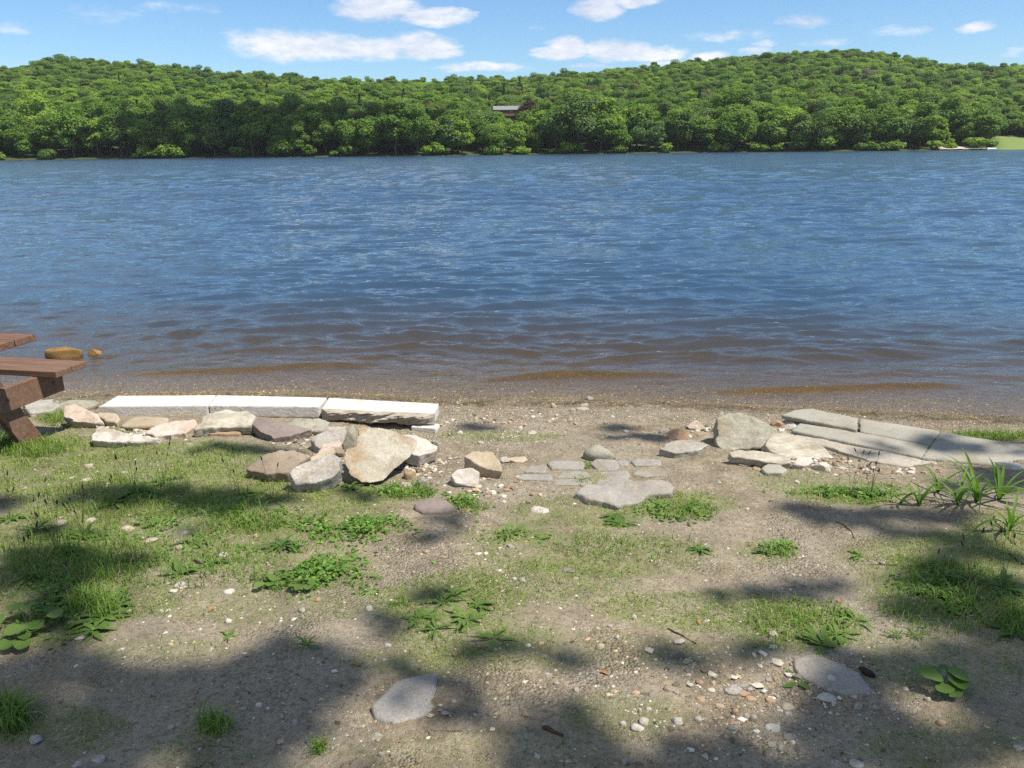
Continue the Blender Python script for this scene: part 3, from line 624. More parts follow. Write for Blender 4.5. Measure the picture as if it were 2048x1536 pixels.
def lump(name, bb, mat, label, cat='rock', depth=.8, seed=1, disp=.05, planes=9, sink=.3, z=None, group=None, rz=None, dfr=False, sub=4, tilt=0):
    x0, y0, x1, y1 = bb; g = G((x0+x1)/2, y1-1) if z is None else pl((x0+x1)/2, y1, z); dist = (g-CAM)@fwd
    w = (x1-x0)/F*dist; dp = depth*w; e = math.asin((CAM[2]-g[2])/np.linalg.norm(g-CAM)); Hv = (y1-y0)/F*dist
    h = max((Hv-.85*dp*math.sin(e))/math.cos(e), .10*w); c = g+np.array([0, 1, 0])*dp*.45
    b = bmesh.new(); bmesh.ops.create_icosphere(b, subdivisions=sub, radius=1); v = np.array([q.co[:] for q in b.verts]); rr = np.random.default_rng(seed)
    v = np.sign(v)*np.abs(v)**.8
    for k in range(planes):
        n = rr.normal(size=3); n[2] = abs(n[2])*.9 if k < planes-2 else n[2]; n /= np.linalg.norm(n); dd = rr.uniform(.55, .86); q = v@n-dd; v -= np.maximum(q, 0)[:, None]*n
    if tilt: v[:, 2] += tilt*v[:, 0]
    v /= np.abs(v).max(0); v *= np.array([w/2, dp/2, h/2*(1+sink)]); sc = min(w, dp, h)
    nn = v/np.linalg.norm(v, axis=1, keepdims=True); fr = 2.2/max(w, .02); v += nn*((fbm(v*fr+seed*5.1, 5, seed, .55)-.5)*2*disp*max(sc*1.2, .3*w))[:, None]
    a = rz if rz is not None else rr.uniform(-.25, .25); R_ = np.array([[math.cos(a), -math.sin(a), 0], [math.sin(a), math.cos(a), 0], [0, 0, 1]]); v = v@R_.T
    f = np.array([[q.index for q in fc.verts] for fc in b.faces]); b.free()
    me = mesh(name, v, f); o = link(name, me, SM[mat] if isinstance(mat, str) else mat); o.location = (c[0], c[1], (float(zg(c[0], c[1])) if z is None else z)+h/2*(1-sink))
    if dfr: defer(o, label, cat, group, (x0+x1)/2)
    else: setp(o, label, cat, group)
    return o
# white cut blocks
ZB = .165
slab('stone_block', [(199, 812), (234, 791), (432, 789.5), (415.5, 810)], 'lime', 'smooth white cut stone block with angled end, farthest from the rough-faced one', 'stone block', .088, z=ZB, disp=.0008, smooth=1, vox=.008, group='white cut stone blocks', nf=3)
slab('stone_block', [(417, 810), (433.5, 789.5), (654, 794.5), (637.5, 812.5)], 'lime', 'smooth white cut stone block in the middle of the row of three', 'stone block', .088, z=ZB, disp=.0008, smooth=1, vox=.008, group='white cut stone blocks', seed=2, nf=3)
b3 = slab('stone_block', [(643, 816.5), (658, 795), (877.5, 807), (868, 826.5)], 'lime', 'white cut stone block with rough split front face, beside the bare sand', 'stone block', .080, z=ZB+.005, disp=.0008, smooth=1, vox=.007, group='white cut stone blocks', seed=3, nf=3)
P3 = pl(np.array([643, 868.0]), np.array([816.5, 826.5]), ZB+.005)
# rough face part: a ragged sheet of split stone standing proud of the sawn block
A3, B3 = P3; nx, nz = 110, 22; U, V = np.meshgrid(np.linspace(0, 1, nx), np.linspace(0, 1, nz)); dr = (B3-A3)/np.linalg.norm(B3-A3); nf_ = np.array([dr[1], -dr[0], 0]); nf_ = nf_ if nf_[1] < 0 else -nf_
p = A3+(B3-A3)*U[..., None]; edge = np.minimum(np.minimum(U, 1-U)*14, np.minimum(V+.02, (1.02-V))*5).clip(0, 1)
dn = (fbm(np.stack([U.ravel()*9+V.ravel()*3, V.ravel()*3, U.ravel()*0], 1), 5, 4, .6).reshape(U.shape)-.25)*.085*edge; ragged = (n2(U*14, V*0, 1, 3, 7)-.5)*.03
pp = p+nf_*(dn+.004)[..., None]; pp[..., 2] = ZB+.003-V*(.083+ragged*V)
vv = np.concatenate([pp.reshape(-1, 3), (p-nf_*.02+np.array([0, 0, 1])*(-(V*.075)-.004)[..., None]).reshape(-1, 3)]); i = (np.arange(nz-1)[:, None]*nx+np.arange(nx-1)[None]).ravel(); ff = np.stack([i, i+1, i+nx+1, i+nx], 1)
rim = np.concatenate([np.arange(nx), np.arange(nx-1, nx*nz, nx)[1:], np.arange(nx*nz-1, nx*(nz-1)-1, -1)[1:], np.arange(nx*(nz-1), -1, -nx)[1:]]); r2 = rim+nx*nz; fr_ = np.stack([rim[:-1], rim[1:], r2[1:], r2[:-1]], 1)
rf = link('rough_face', mesh('rough_face', vv-np.array(b3.location), np.concatenate([ff[:, ::-1], ff+nx*nz, fr_])), SM['rough'], b3); rf['label'] = 'rough split front face'
slab('support_block', [(822, 853), (832, 843), (880, 848), (871, 857)], 'lime', 'small white stone block propping up the rough-faced block', 'stone block', .085, z=.085, disp=.0015, smooth=1, vox=.006, seed=4)
slab('support_block', [(197, 826), (205, 818), (235, 822), (234, 830)], 'tan', 'small tan block tucked under the angled block end', 'stone block', .08, z=.09, disp=.0015, smooth=1, vox=.006, seed=5)
slab('rock', [(640, 838), (652, 832), (690, 836), (683, 846), (660, 850)], 'brown', 'dark stone wedge under the rough-faced block', 'rock', .09, z=.075, disp=.006, seed=6)
# flat bluestone flags by the water
FZ = dict(disp=.0035, smooth=1, vox=.012, group='bluestone flagstones by the water', jag=.004)
slab('flagstone', [(1562, 829), (1590, 819), (1625, 816), (1655, 823), (1716, 835), (1715, 859)], 'blue', 'bluish grey flagstone with rounded lakeward corner, raised above its neighbours', 'flagstone', .035, z=.135, seed=11, **FZ)
slab('flagstone', [(1582, 860), (1600, 845), (1722, 864), (1861, 890), (1845, 914)], 'blue', 'long narrow flagstone reaching from the white quartz to the shaded flag', 'flagstone', .035, z=.112, seed=12, **FZ)
slab('flagstone', [(1718, 836), (1790, 846), (1880, 861), (1863, 889), (1720, 862)], 'blue', 'tan-grey flagstone in the middle of the lakeward row', 'flagstone', .035, z=.115, seed=13, **FZ)
slab('flagstone', [(1882, 862), (1950, 874), (2075, 890), (2060, 932), (1990, 928), (1843, 914)], 'blue', 'largest flagstone, partly shaded, at the frame edge', 'flagstone', .035, z=.115, seed=14, **FZ)
slab('concrete_slab', [(1590, 868), (1700, 888), (1840, 914), (1990, 930), (1960, 948), (1850, 940), (1760, 925), (1690, 905), (1610, 880)], 'dust', 'sandy concrete footing in front of the long narrow flagstone', 'concrete slab', .05, z=.096, disp=.006, seed=15, jag=.01)
for i, (poly, lab) in enumerate([([(741, 1408), (790, 1360), (876, 1341), (872, 1372), (881, 1412), (848, 1430), (786, 1446), (748, 1434)], 'worn grey flagstone half covered with soil in the shaded foreground'),
                                 ([(1585, 1318), (1625, 1306), (1660, 1318), (1720, 1345), (1752, 1384), (1700, 1392), (1640, 1372), (1600, 1350)], 'dusty grey flagstone beside the pine cone')]):
    slab('flagstone', poly, 'sett', lab, 'flagstone', .04, lift=.006, disp=.003, seed=20+i, jag=.006, smooth=1, vox=.009)
# granite sett steps
setts = [([(1094, 924), (1105, 920), (1165, 921), (1171, 926), (1166, 937), (1103, 937)], 'sett in the lakeward row with weeds at its end'), ([(1181, 926), (1192, 917), (1232, 918), (1240, 932), (1232, 940), (1196, 940)], 'sett in front of the domed rock'),
         ([(1232, 921), (1245, 916), (1258, 922), (1256, 931), (1238, 930)], 'smallest sett beside the domed rock'), ([(1262, 922), (1275, 916), (1322, 919), (1322, 930), (1270, 931)], 'sett at the boulder end of the lakeward row'), ([(1048, 943), (1062, 930), (1093, 932), (1092, 945)], 'half buried sett at the heart slab end of the middle row'),
         ([(1034, 957), (1045, 946), (1100, 947), (1106, 956), (1098, 960)], 'dusty sett at the heart slab end of the near row'), ([(1112, 955), (1125, 941), (1172, 942), (1181, 951), (1176, 956)], 'sett in the middle row left of the clover tuft'), ([(1190, 956), (1200, 943), (1255, 940), (1262, 950), (1254, 957)], 'sett in the middle row right of the clover tuft'),
         ([(1104, 968), (1112, 958), (1176, 957), (1186, 965), (1180, 970)], 'long low sett in the near row'), ([(1190, 968), (1196, 958), (1258, 957), (1272, 964), (1268, 969)], 'long low sett touching the big flat slab'), ([(1265, 948), (1275, 938), (1330, 942), (1335, 950), (1290, 954)], 'dusty sett nearest the upright boulder')]
for i, (poly, lab) in enumerate(setts): slab('granite_sett', poly, 'sett', 'grey granite '+lab, 'granite sett', .05, lift=.008, disp=.007, seed=30+i, group='granite setts forming low steps', vox=.007)
slab('rock', [(1150, 985), (1170, 970), (1225, 968), (1300, 958), (1338, 960), (1350, 972), (1345, 985), (1290, 992), (1275, 1006), (1235, 1012), (1190, 1000)], 'sett', 'broad flat grey slab with dusty top, in front of the setts', 'rock', .07, lift=.014, disp=.014, seed=41, nrm=(.02, -.12, 1))
slab('rock', [(828, 1008), (850, 993), (880, 995), (912, 1012), (880, 1024), (845, 1024)], 'purple', 'flat brown rock flush with the dirt, in front of the heart-shaped slab', 'rock', .05, lift=.02, disp=.008, seed=42)
# the big leaning slab and its neighbours
hp = G(745, 962)
HN = (.28, -.62, 1.0)
slab('rock', [(688, 905), (693, 897), (712, 893), (716, 870), (715, 855), (730, 852), (790, 860), (835, 880), (836, 888), (822, 912), (790, 938), (770, 960), (750, 966), (722, 966), (700, 952), (690, 930)], 'slab', 'big heart-shaped lichen-spotted slab leaning on smaller stones', 'rock', .075, pt=hp+np.array([0, 0, .10]), nrm=HN, disp=.008, seed=43, taper=-.38, smooth=3)
lump('rock', (684, 848, 720, 905), 'green', 'dark upright rough stone propping the heart-shaped slab', seed=44, depth=.9, planes=12)
slab('rock', [(800, 868), (830, 868), (858, 878), (878, 890), (876, 900), (840, 912), (815, 905)], 'white', 'pale slab behind the tip of the heart-shaped slab', 'rock', .08, lift=.10, nrm=(.2, -.3, 1), disp=.008, seed=45)
lump('rock', (860, 880, 880, 908), 'grey', 'small dark wedge stone under the small white prop block', seed=46)
slab('rock', [(578, 945), (590, 932), (625, 918), (660, 903), (684, 915), (682, 938), (665, 955), (630, 966), (590, 968)], 'grey', 'thick grey speckled slab left of the heart-shaped slab', 'rock', .09, lift=.09, nrm=(.08, -.45, 1), disp=.01, seed=47, taper=.03)
slab('rock', [(600, 925), (640, 900), (668, 897), (672, 903), (640, 915), (612, 928)], 'tan', 'thin tan slab lying behind the grey speckled slab', 'rock', .05, lift=.09, nrm=(0, -.2, 1), disp=.006, seed=48)
slab('rock', [(668, 896), (680, 893), (690, 900), (686, 906), (672, 905)], 'brown', 'small dark chip wedged between the grey slab and the upright stone', 'rock', .03, lift=.13, disp=.003, seed=49)
slab('rock', [(490, 938), (515, 915), (560, 900), (590, 898), (622, 912), (600, 925), (575, 945), (530, 948)], 'brown', 'reddish-brown flat rock beside the grass, left of the grey speckled slab', 'rock', .09, lift=.075, nrm=(-.10, -.25, 1), disp=.012, seed=50)
slab('rock', [(498, 845), (520, 835), (590, 850), (625, 858), (580, 872), (545, 876), (520, 862)], 'purple', 'flat purple-brown rock in front of the middle white block', 'rock', .06, lift=.05, nrm=(.05, -.2, 1), disp=.01, seed=51)
slab('rock', [(565, 848), (590, 836), (640, 836), (660, 843), (657, 858), (620, 862)], 'green', 'greenish flat rock under the joint of two white blocks', 'rock', .07, lift=.06, nrm=(0, -.15, 1), disp=.01, seed=52)
slab('rock', [(622, 880), (655, 852), (690, 852), (692, 885), (665, 900), (640, 900)], 'grey', 'weathered grey rubble stone between the rough-faced block and the upright stone', 'rock', .07, lift=.05, nrm=(.05, -.1, 1), disp=.016, seed=53)
slab('rock', [(636, 902), (645, 886), (680, 878), (684, 900), (660, 905)], 'pink', 'pinkish rubble stone behind the thin tan slab', 'rock', .06, lift=.08, disp=.012, seed=54)
slab('rock', [(388, 860), (402, 846), (405, 834), (450, 820), (495, 819), (512, 832), (500, 852), (455, 856), (420, 854)], 'lay', 'pale folded rock with flowing layers, against the first two white blocks', 'rock', .07, lift=.075, nrm=(.05, -.35, 1), disp=.016, seed=55)
slab('rock', [(385, 858), (440, 854), (490, 858), (480, 866), (420, 866)], 'orange', 'thin reddish stone under the pale folded rock', 'rock', .05, lift=.03, disp=.006, seed=56)
lump('rock', (232, 828, 322, 862), 'tan', 'rounded brown and pink rock under the angled white block', seed=57, depth=.8, disp=.07)
slab('rock', [(290, 866), (310, 848), (390, 838), (395, 850), (370, 866), (310, 872)], 'pink', 'flat tan rock between the rounded rock and the folded rock', 'rock', .06, lift=.045, disp=.012, seed=58, nrm=(0, -.15, 1))
slab('rock', [(182, 880), (190, 848), (210, 852), (262, 870), (318, 876), (300, 882), (240, 884)], 'white', 'low jagged white rock nearest the picnic table leg', 'rock', .08, lift=.05, nrm=(.05, -.35, 1), disp=.014, seed=59)
slab('rock', [(193, 828), (200, 824), (234, 827), (240, 838), (232, 846), (212, 842)], 'tan', 'small angular tan stone between the pinkish boulder and the angled block', 'rock', .07, lift=.06, nrm=(0, -.3, 1), disp=.006, seed=60)
slab('rock', [(124, 832), (128, 812), (150, 809), (168, 815), (195, 828), (206, 846), (180, 846), (140, 842)], 'pink', 'pinkish white boulder with flat sloping top, beside the grass tuft', 'rock', .09, lift=.075, nrm=(.1, -.5, 1), disp=.012, seed=61)
lump('rock', (100, 791, 182, 826), 'green', 'mottled yellowish boulder at the water edge behind the pinkish boulder', seed=62, depth=.7, disp=.08)
slab('rock', [(45, 808), (70, 800), (108, 797), (118, 812), (100, 822), (60, 826)], 'grey', 'flat grey rock behind the picnic table leg', 'rock', .09, lift=.06, disp=.012, seed=63)
slab('rock', [(901, 950), (914, 939), (944, 936), (959, 944), (958, 977), (936, 972), (910, 966)], 'white', 'blocky white-faced stone with sand on its top, below the rough tan boulder', 'rock', .10, pt=G(935, 976)+np.array([0, 0, .01]), nrm=(.1, -.9, 1), disp=.008, seed=64)
slab('rock', [(928, 912), (945, 900), (985, 903), (1003, 925), (1004, 942), (975, 938), (948, 925)], 'tan', 'rough tan boulder between the heart-shaped slab and the setts', 'rock', .09, lift=.07, nrm=(.12, -.35, 1), disp=.014, seed=65)
lump('rock', (1008, 908, 1066, 926), 'tan', 'low elongated tan stone beside the rough tan boulder', seed=66, depth=.5)
lump('rock', (995, 912, 1022, 928), 'grey', 'small grey stone between the two tan ones', seed=67, depth=.6)
lump('rock', (1168, 886, 1236, 924), 'green', 'domed grey-green rock behind the setts', seed=68, depth=.7, planes=5, disp=.04)
slab('rock', [(1316, 896), (1340, 880), (1385, 875), (1418, 888), (1400, 900), (1350, 906)], 'grey', 'flat grey rock just left of the upright boulder', 'rock', .06, lift=.05, disp=.012, seed=69, nrm=(0, -.15, 1))
lump('rock', (1338, 850, 1386, 882), 'orange', 'rounded orange-pink stone behind the flat grey rock', seed=70, depth=.8)
lump('rock', (1374, 836, 1412, 862), 'pink', 'pale pinkish stone above the orange one', seed=71, depth=.8)
# upright boulder with sloping face
slab('rock', [(1434, 890), (1433, 836), (1445, 828), (1480, 823), (1520, 838), (1556, 862), (1560, 880), (1530, 892), (1470, 902), (1450, 904)], 'green', 'large upright boulder with sloping lichen-grey face and dark end', 'rock', .16, pt=G(1480, 902)+np.array([0, 0, .01]), nrm=(.12, -1.0, .95), disp=.012, seed=72, taper=-.1, smooth=3)
slab('rock', [(1530, 890), (1545, 868), (1568, 864), (1600, 872), (1640, 890), (1672, 916), (1600, 920), (1550, 910)], 'lay', 'sloping rock with white upper edge leaning on the upright boulder', 'rock', .11, pt=G(1600, 918)+np.array([0, 0, .01]), nrm=(.25, -.8, 1), disp=.014, seed=73, taper=-.05)
slab('rock', [(1456, 904), (1480, 898), (1540, 904), (1582, 912), (1584, 926), (1560, 928), (1500, 918), (1464, 914)], 'lay', 'long split-layered stone at the foot of the upright boulder', 'rock', .05, lift=.06, nrm=(0, -.4, 1), disp=.009, seed=74)
slab('rock', [(1522, 935), (1535, 926), (1560, 926), (1576, 938), (1565, 945), (1530, 944)], 'blue', 'small flat bluish stone below the long layered stone', 'rock', .04, lift=.03, disp=.004, seed=75)
slab('rock', [(1586, 928), (1600, 914), (1622, 912), (1628, 922), (1610, 932)], 'white', 'pale slanted stone below the white-edged sloping rock', 'rock', .05, lift=.045, nrm=(.1, -.3, 1), disp=.006, seed=76)
lump('rock', (1626, 914, 1672, 944), 'pink', 'pale lumpy stone in front of the concrete footing', seed=77)
lump('rock', (1476, 922, 1516, 934), 'tan', 'thin tan stone under the long layered stone', seed=78, depth=.5)
lump('rock', (1508, 932, 1524, 942), 'orange', 'little yellowish stone beside the flat bluish stone', seed=79)
lump('rock', (1570, 838, 1612, 862), 'white', 'white quartz lump tucked under the bluish flagstone corner', seed=80, depth=.9)
lump('rock', (1545, 836, 1572, 856), 'orange', 'mottled orange stone beside the white quartz', seed=81)
lump('rock', (2005, 922, 2070, 940), 'white', 'pale stone behind the long-leaved plants at the frame edge', seed=82, depth=.6)
for i, (bb, mt, lab) in enumerate([((806, 936, 836, 960), 'orange', 'ochre stone under the lower right edge of the heart-shaped slab'), ((800, 958, 826, 984), 'tan', 'tan cobble at the bottom tip of the heart-shaped slab'), ((830, 950, 852, 976), 'grey', 'narrow grey stone right of the ochre stone'), ((858, 900, 872, 914), 'orange', 'small orange stone below the pale slab'), ((1062, 1013, 1100, 1027), 'white', 'lone white stone in the grass in front of the flat slab')]):
    lump('rock', bb, mt, lab, seed=90+i)
lump('rock', (88, 688, 158, 722), 'wet', 'wet ochre rock breaking the water, larger of two', seed=95, depth=.4, z=-.02, planes=6, sink=.2); lump('rock', (173, 696, 203, 718), 'wet', 'small wet ochre rock breaking the water, smaller of two', seed=96, depth=.4, z=-.02, planes=6, sink=.2)

# ------------------------------------------------------------------ picnic table (far end of it is in the picture)
m, t, o = material('weathered_brown_wood'); co = t.co(); mp = t.add('ShaderNodeMapping'); t.l.new(co, mp.inputs[0]); mp.inputs['Scale'].default_value = (1.2, 16, 16); w1 = t.noise(3, 6, .65, mp.outputs[0], .6); w2 = t.noise(1.5, 3, .6, co)
c = t.ramp(w1, [(.3, (.065, .032, .02)), (.5, (.15, .073, .045)), (.72, (.23, .135, .09))]); c = t.mix(t.math('MULTIPLY', t.range(w2, .45, .7), .5), c, (.17, .12, .085)); principled(t, o, c, .75, t.bump(w1, .004, .8)); WOOD = m
LONG = np.array([-.978, .208, 0]); CROSS = np.array([.208, .978, 0]); lp = G(75, 887); tz = float(zg(lp[0], lp[1]))
s0 = pl(111, 744, tz+.455); top_c = s0-CROSS*.66      # centre line under the table top
PT = empty('picnic_table', (0, 0, 0)); setp(PT, 'weathered reddish-brown wooden picnic table standing in the grass, only its end showing', 'picnic table')
PT.matrix_world = Matrix(((LONG[0], CROSS[0], 0, top_c[0]), (LONG[1], CROSS[1], 0, top_c[1]), (0, 0, 1, tz), (0, 0, 0, 1)))
# local x runs away from the visible end, y towards the lake
tx = float(np.dot(pl(57, 672, tz+.76)-top_c, LONG))
for k in range(5): bm_obj('table_plank', box(tx, 1.85, -.37+.149*k, -.37+.149*k+.143, .722, .76, .004), WOOD, PT)
for sgn in (1, -1):
    for k in range(2):
        a, b_ = (.66+.135*k, .66+.135*k+.130); bm_obj('seat_plank', box(0, 1.85, min(sgn*a, sgn*b_), max(sgn*a, sgn*b_), .417, .455, .004), WOOD, PT)
def bar(p, q, wx, wz):
    p, q = Vector(p), Vector(q); d = (q-p); L = d.length; b = box(-wx/2, wx/2, -wz/2, wz/2, 0, L, .004); X_ = Vector((1, 0, 0)); Zd = d.normalized(); Y_ = Zd.cross(X_).normalized()
    b.transform(Matrix(((X_.x, Y_.x, Zd.x, p.x), (X_.y, Y_.y, Zd.y, p.y), (X_.z, Y_.z, Zd.z, p.z), (0, 0, 0, 1)))); return b
lx = float(np.dot(lp-top_c, LONG)); ly = float(np.dot(lp-top_c, CROSS)); print('table', tx, lx, ly, top_c, tz)
for xo in (lx+.02, 1.5):
    for sgn in (1, -1): bm_obj('leg', bar((xo, sgn*.22, .72), (xo, sgn*(ly+.0), -.03), .045, .14), WOOD, PT)
    bm_obj('seat_beam', bar((xo-.047, -.86, .345), (xo-.047, .86, .345), .04, .14), WOOD, PT)
    bm_obj('top_cleat', bar((xo-.047, -.34, .66), (xo-.047, .34, .66), .04, .11), WOOD, PT)

BOLT = plain('bolt_steel', (.10, .085, .075), .5)
for xo in (lx+.02, 1.5):
    for yo in (-.78, -.42, .42, .78):
        v, f = tube([(xo-.069, yo, .345), (xo-.0745, yo, .345), (xo-.0746, yo, .345)], [.009, .009, .0005], 10); link('bolt', mesh('bolt', v, f), BOLT, PT)
# ------------------------------------------------------------------ gravel and loose stones
OCT_V = np.array([(1, 0, 0), (0, 1, 0), (-1, 0, 0), (0, -1, 0), (0, 0, 1), (0, 0, -1)], float); OCT_F = np.array([(0, 1, 4), (1, 2, 4), (2, 3, 4), (3, 0, 4), (1, 0, 5), (2, 1, 5), (3, 2, 5), (0, 3, 5)])
ico = bmesh.new(); bmesh.ops.create_icosphere(ico, subdivisions=1, radius=1); ICV = np.array([v.co[:] for v in ico.verts]); ICF = np.array([[v.index for v in f.verts] for f in ico.faces]); ico.free()
def pebbles(name, X, Y, sz, cols, rng, zoff=None, flat=.55, big=False):
    IV, IF = (ICV, ICF) if big else (OCT_V, OCT_F); n = len(X); Z = zg(X, Y); q = rng.normal(0, .25, (n, len(IV), 1))+1; V = IV[None]*q; sc = np.stack([sz*rng.uniform(.7, 1.3, n), sz*rng.uniform(.7, 1.3, n), sz*flat*rng.uniform(.6, 1.2, n)], 1)
    V = V*sc[:, None, :]; a = rng.random(n)*6.28; c, s = np.cos(a)[:, None], np.sin(a)[:, None]; xx = V[..., 0]*c-V[..., 1]*s; yy = V[..., 0]*s+V[..., 1]*c
    V = np.stack([xx+X[:, None], yy+Y[:, None], V[..., 2]+(Z+sc[:, 2]*.35)[:, None]], -1); f = (IF[None]+(np.arange(n)*len(IV))[:, None, None]).reshape(-1, 3)
    me = mesh(name, V.reshape(-1, 3), f, False); vattr(me, 'tint', np.repeat(cols, len(IV), 0)); return me
m, t, o = material('gravel'); gp = t.add('ShaderNodeNewGeometry').outputs['Position']; tc = t.attr('tint', 'Color'); nn_ = t.noise(160, 3, .6, gp)
principled(t, o, t.mix(nn_, t.mix(1, tc, (.7, .68, .64), 'MULTIPLY'), t.mix(1, tc, (1.2, 1.18, 1.15), 'MULTIPLY')), .8, t.bump(nn_, .003)); GRAV = m
PAL = np.array([(.42, .38, .32), (.32, .28, .23), (.40, .30, .19), (.22, .19, .155), (.50, .46, .40), (.28, .19, .12), (.25, .23, .21), (.42, .35, .25), (.13, .105, .085), (.56, .53, .48)])
rg = np.random.default_rng(21)
def scatter(n, x0, x1, y0, y1, dens):
    X = rg.uniform(x0, x1, n); Y = rg.uniform(y0, y1, n); k = rg.random(n) < dens(X, Y); return X[k], Y[k]
GRAVEL = [(1000, 850, 170, 45, 1), (700, 890, 180, 60, .9), (850, 930, 120, 60, .8), (960, 1090, 110, 70, .7), (1100, 830, 250, 28, .7), (1420, 1400, 200, 120, .75), (1650, 1420, 220, 110, .75), (300, 870, 90, 20, .9), (120, 925, 90, 30, .5), (100, 1000, 110, 20, .8), (1750, 940, 220, 25, .6), (1180, 1330, 200, 90, .5), (1350, 880, 120, 40, .45), (1080, 990, 150, 30, .5), (800, 1400, 250, 110, .35), (1150, 1200, 260, 60, .4), (400, 1240, 250, 60, .35)]
def dgrav(x, y):
    s = np.interp(x, WX, WY)-y; px, py = proj(np.stack([x, y, zg(x, y, False)], -1))
    e = ell(px, py, GRAVEL)*(py < 1600); band = sstep(-1.0, -.1, s)*sstep(1.15, .25, s)*.95
    return np.clip(np.maximum(np.maximum(e, band), .12+.25*sstep(.5, .62, n2(x, y, 1.9, 3, 91))), 0, 1)
X1, Y1 = scatter(230000, -5.5, 5.2, 1.3, 7.2, lambda x, y: dgrav(x, y)*sstep(7.5, 4, y)**.0*np.clip(.25+.75*(2.2/np.maximum(y, 1.5))**.3, 0, 1))
sz = .0024+.0042*rg.random(len(X1))**2.4+.005*(rg.random(len(X1)) < .05)
cols = PAL[rg.integers(0, len(PAL), len(X1))]*rg.uniform(.7, 1.25, (len(X1), 1)); s1_ = np.interp(X1, WX, WY)-Y1; dk_ = (s1_ > .04) & (s1_ < .34) & (n2(X1, Y1, 5, 3, 151) > .47); cols[dk_] *= .42; wetm = s1_ < .15; cols[wetm] *= np.array([.95, .8, .5])
setp(link('gravel', pebbles('gravel', X1, Y1, sz, cols, rg), GRAV), 'fine mixed gravel scattered over the sandy soil and waterline', 'gravel', kind='stuff')
print('gravel', len(X1))
RUB = [(662, 885, 30, 16, 90), (275, 866, 50, 8, 60), (315, 874, 40, 8, 50), (850, 945, 40, 34, 130), (1640, 925, 60, 14, 110), (700, 880, 30, 10, 30), (1450, 850, 30, 12, 40), (1405, 860, 40, 12, 40), (1575, 852, 20, 8, 30), (590, 888, 60, 14, 60), (1740, 945, 120, 12, 90), (1000, 835, 120, 20, 60), (1480, 1420, 150, 55, 45), (820, 920, 14, 40, 40), (960, 1010, 90, 25, 60), (140, 855, 60, 6, 20)]
XR = []; 
for (x, y, rx, ry, k) in RUB:
    for j in range(k): a, b_ = rg.normal(0, .6, 2); q = pl(x+rx*a, y+ry*b_, .1); XR.append((q[0], q[1]))
XR = np.array(XR); cr = PAL[rg.integers(0, len(PAL), len(XR))]*rg.uniform(.8, 1.2, (len(XR), 1))
setp(link('rubble', pebbles('rubble', XR[:, 0], XR[:, 1], rg.uniform(.006, .019, len(XR)), cr, rg, 0, .6, True), GRAV), 'small broken rubble stones packed around the rock piles', 'rubble', kind='stuff')
# loose stones one can point at
CN = dict(w='white', g='grey', t='tan', b='brown', o='orange', p='pinkish')
CM = dict(w='white', g='grey', t='tan', b='purple', o='orange', p='pink')
LAND = [(745, 910, 'the heart-shaped slab'), (1490, 865, 'the upright boulder'), (1250, 990, 'the broad flat slab'), (1170, 940, 'the setts'), (810, 1395, 'the shaded grey flagstone'), (1670, 1345, 'the dusty flagstone'), (60, 880, 'the picnic table leg'), (880, 1215, 'the broad plantain'), (540, 1160, 'the leafy patch'), (1105, 1462, 'the thick brown stick'), (1900, 1370, 'the round-leaved plant'), (1950, 990, 'the long-leaved plants'), (1695, 1060, 'the dark bent twig'), (200, 1245, 'the low pale stone in the grass'), (270, 985, 'the seeding plantain clump'), (760, 1100, 'the bare gravel strip'), (430, 1380, 'the shaded bare soil'), (1720, 1120, 'the bare sandy patch')]
def near(px, py, skip=()):
    c = min((l for l in LAND if l[2] not in skip), key=lambda l: math.hypot(l[0]-px, (l[1]-py)*1.5)); dx, dy = px-c[0], (py-c[1])*1.5
    w = ('right of ' if dx > 0 else 'left of ') if abs(dx) > abs(dy) else ('in front of ' if dy > 0 else 'behind ')
    return w+c[2]
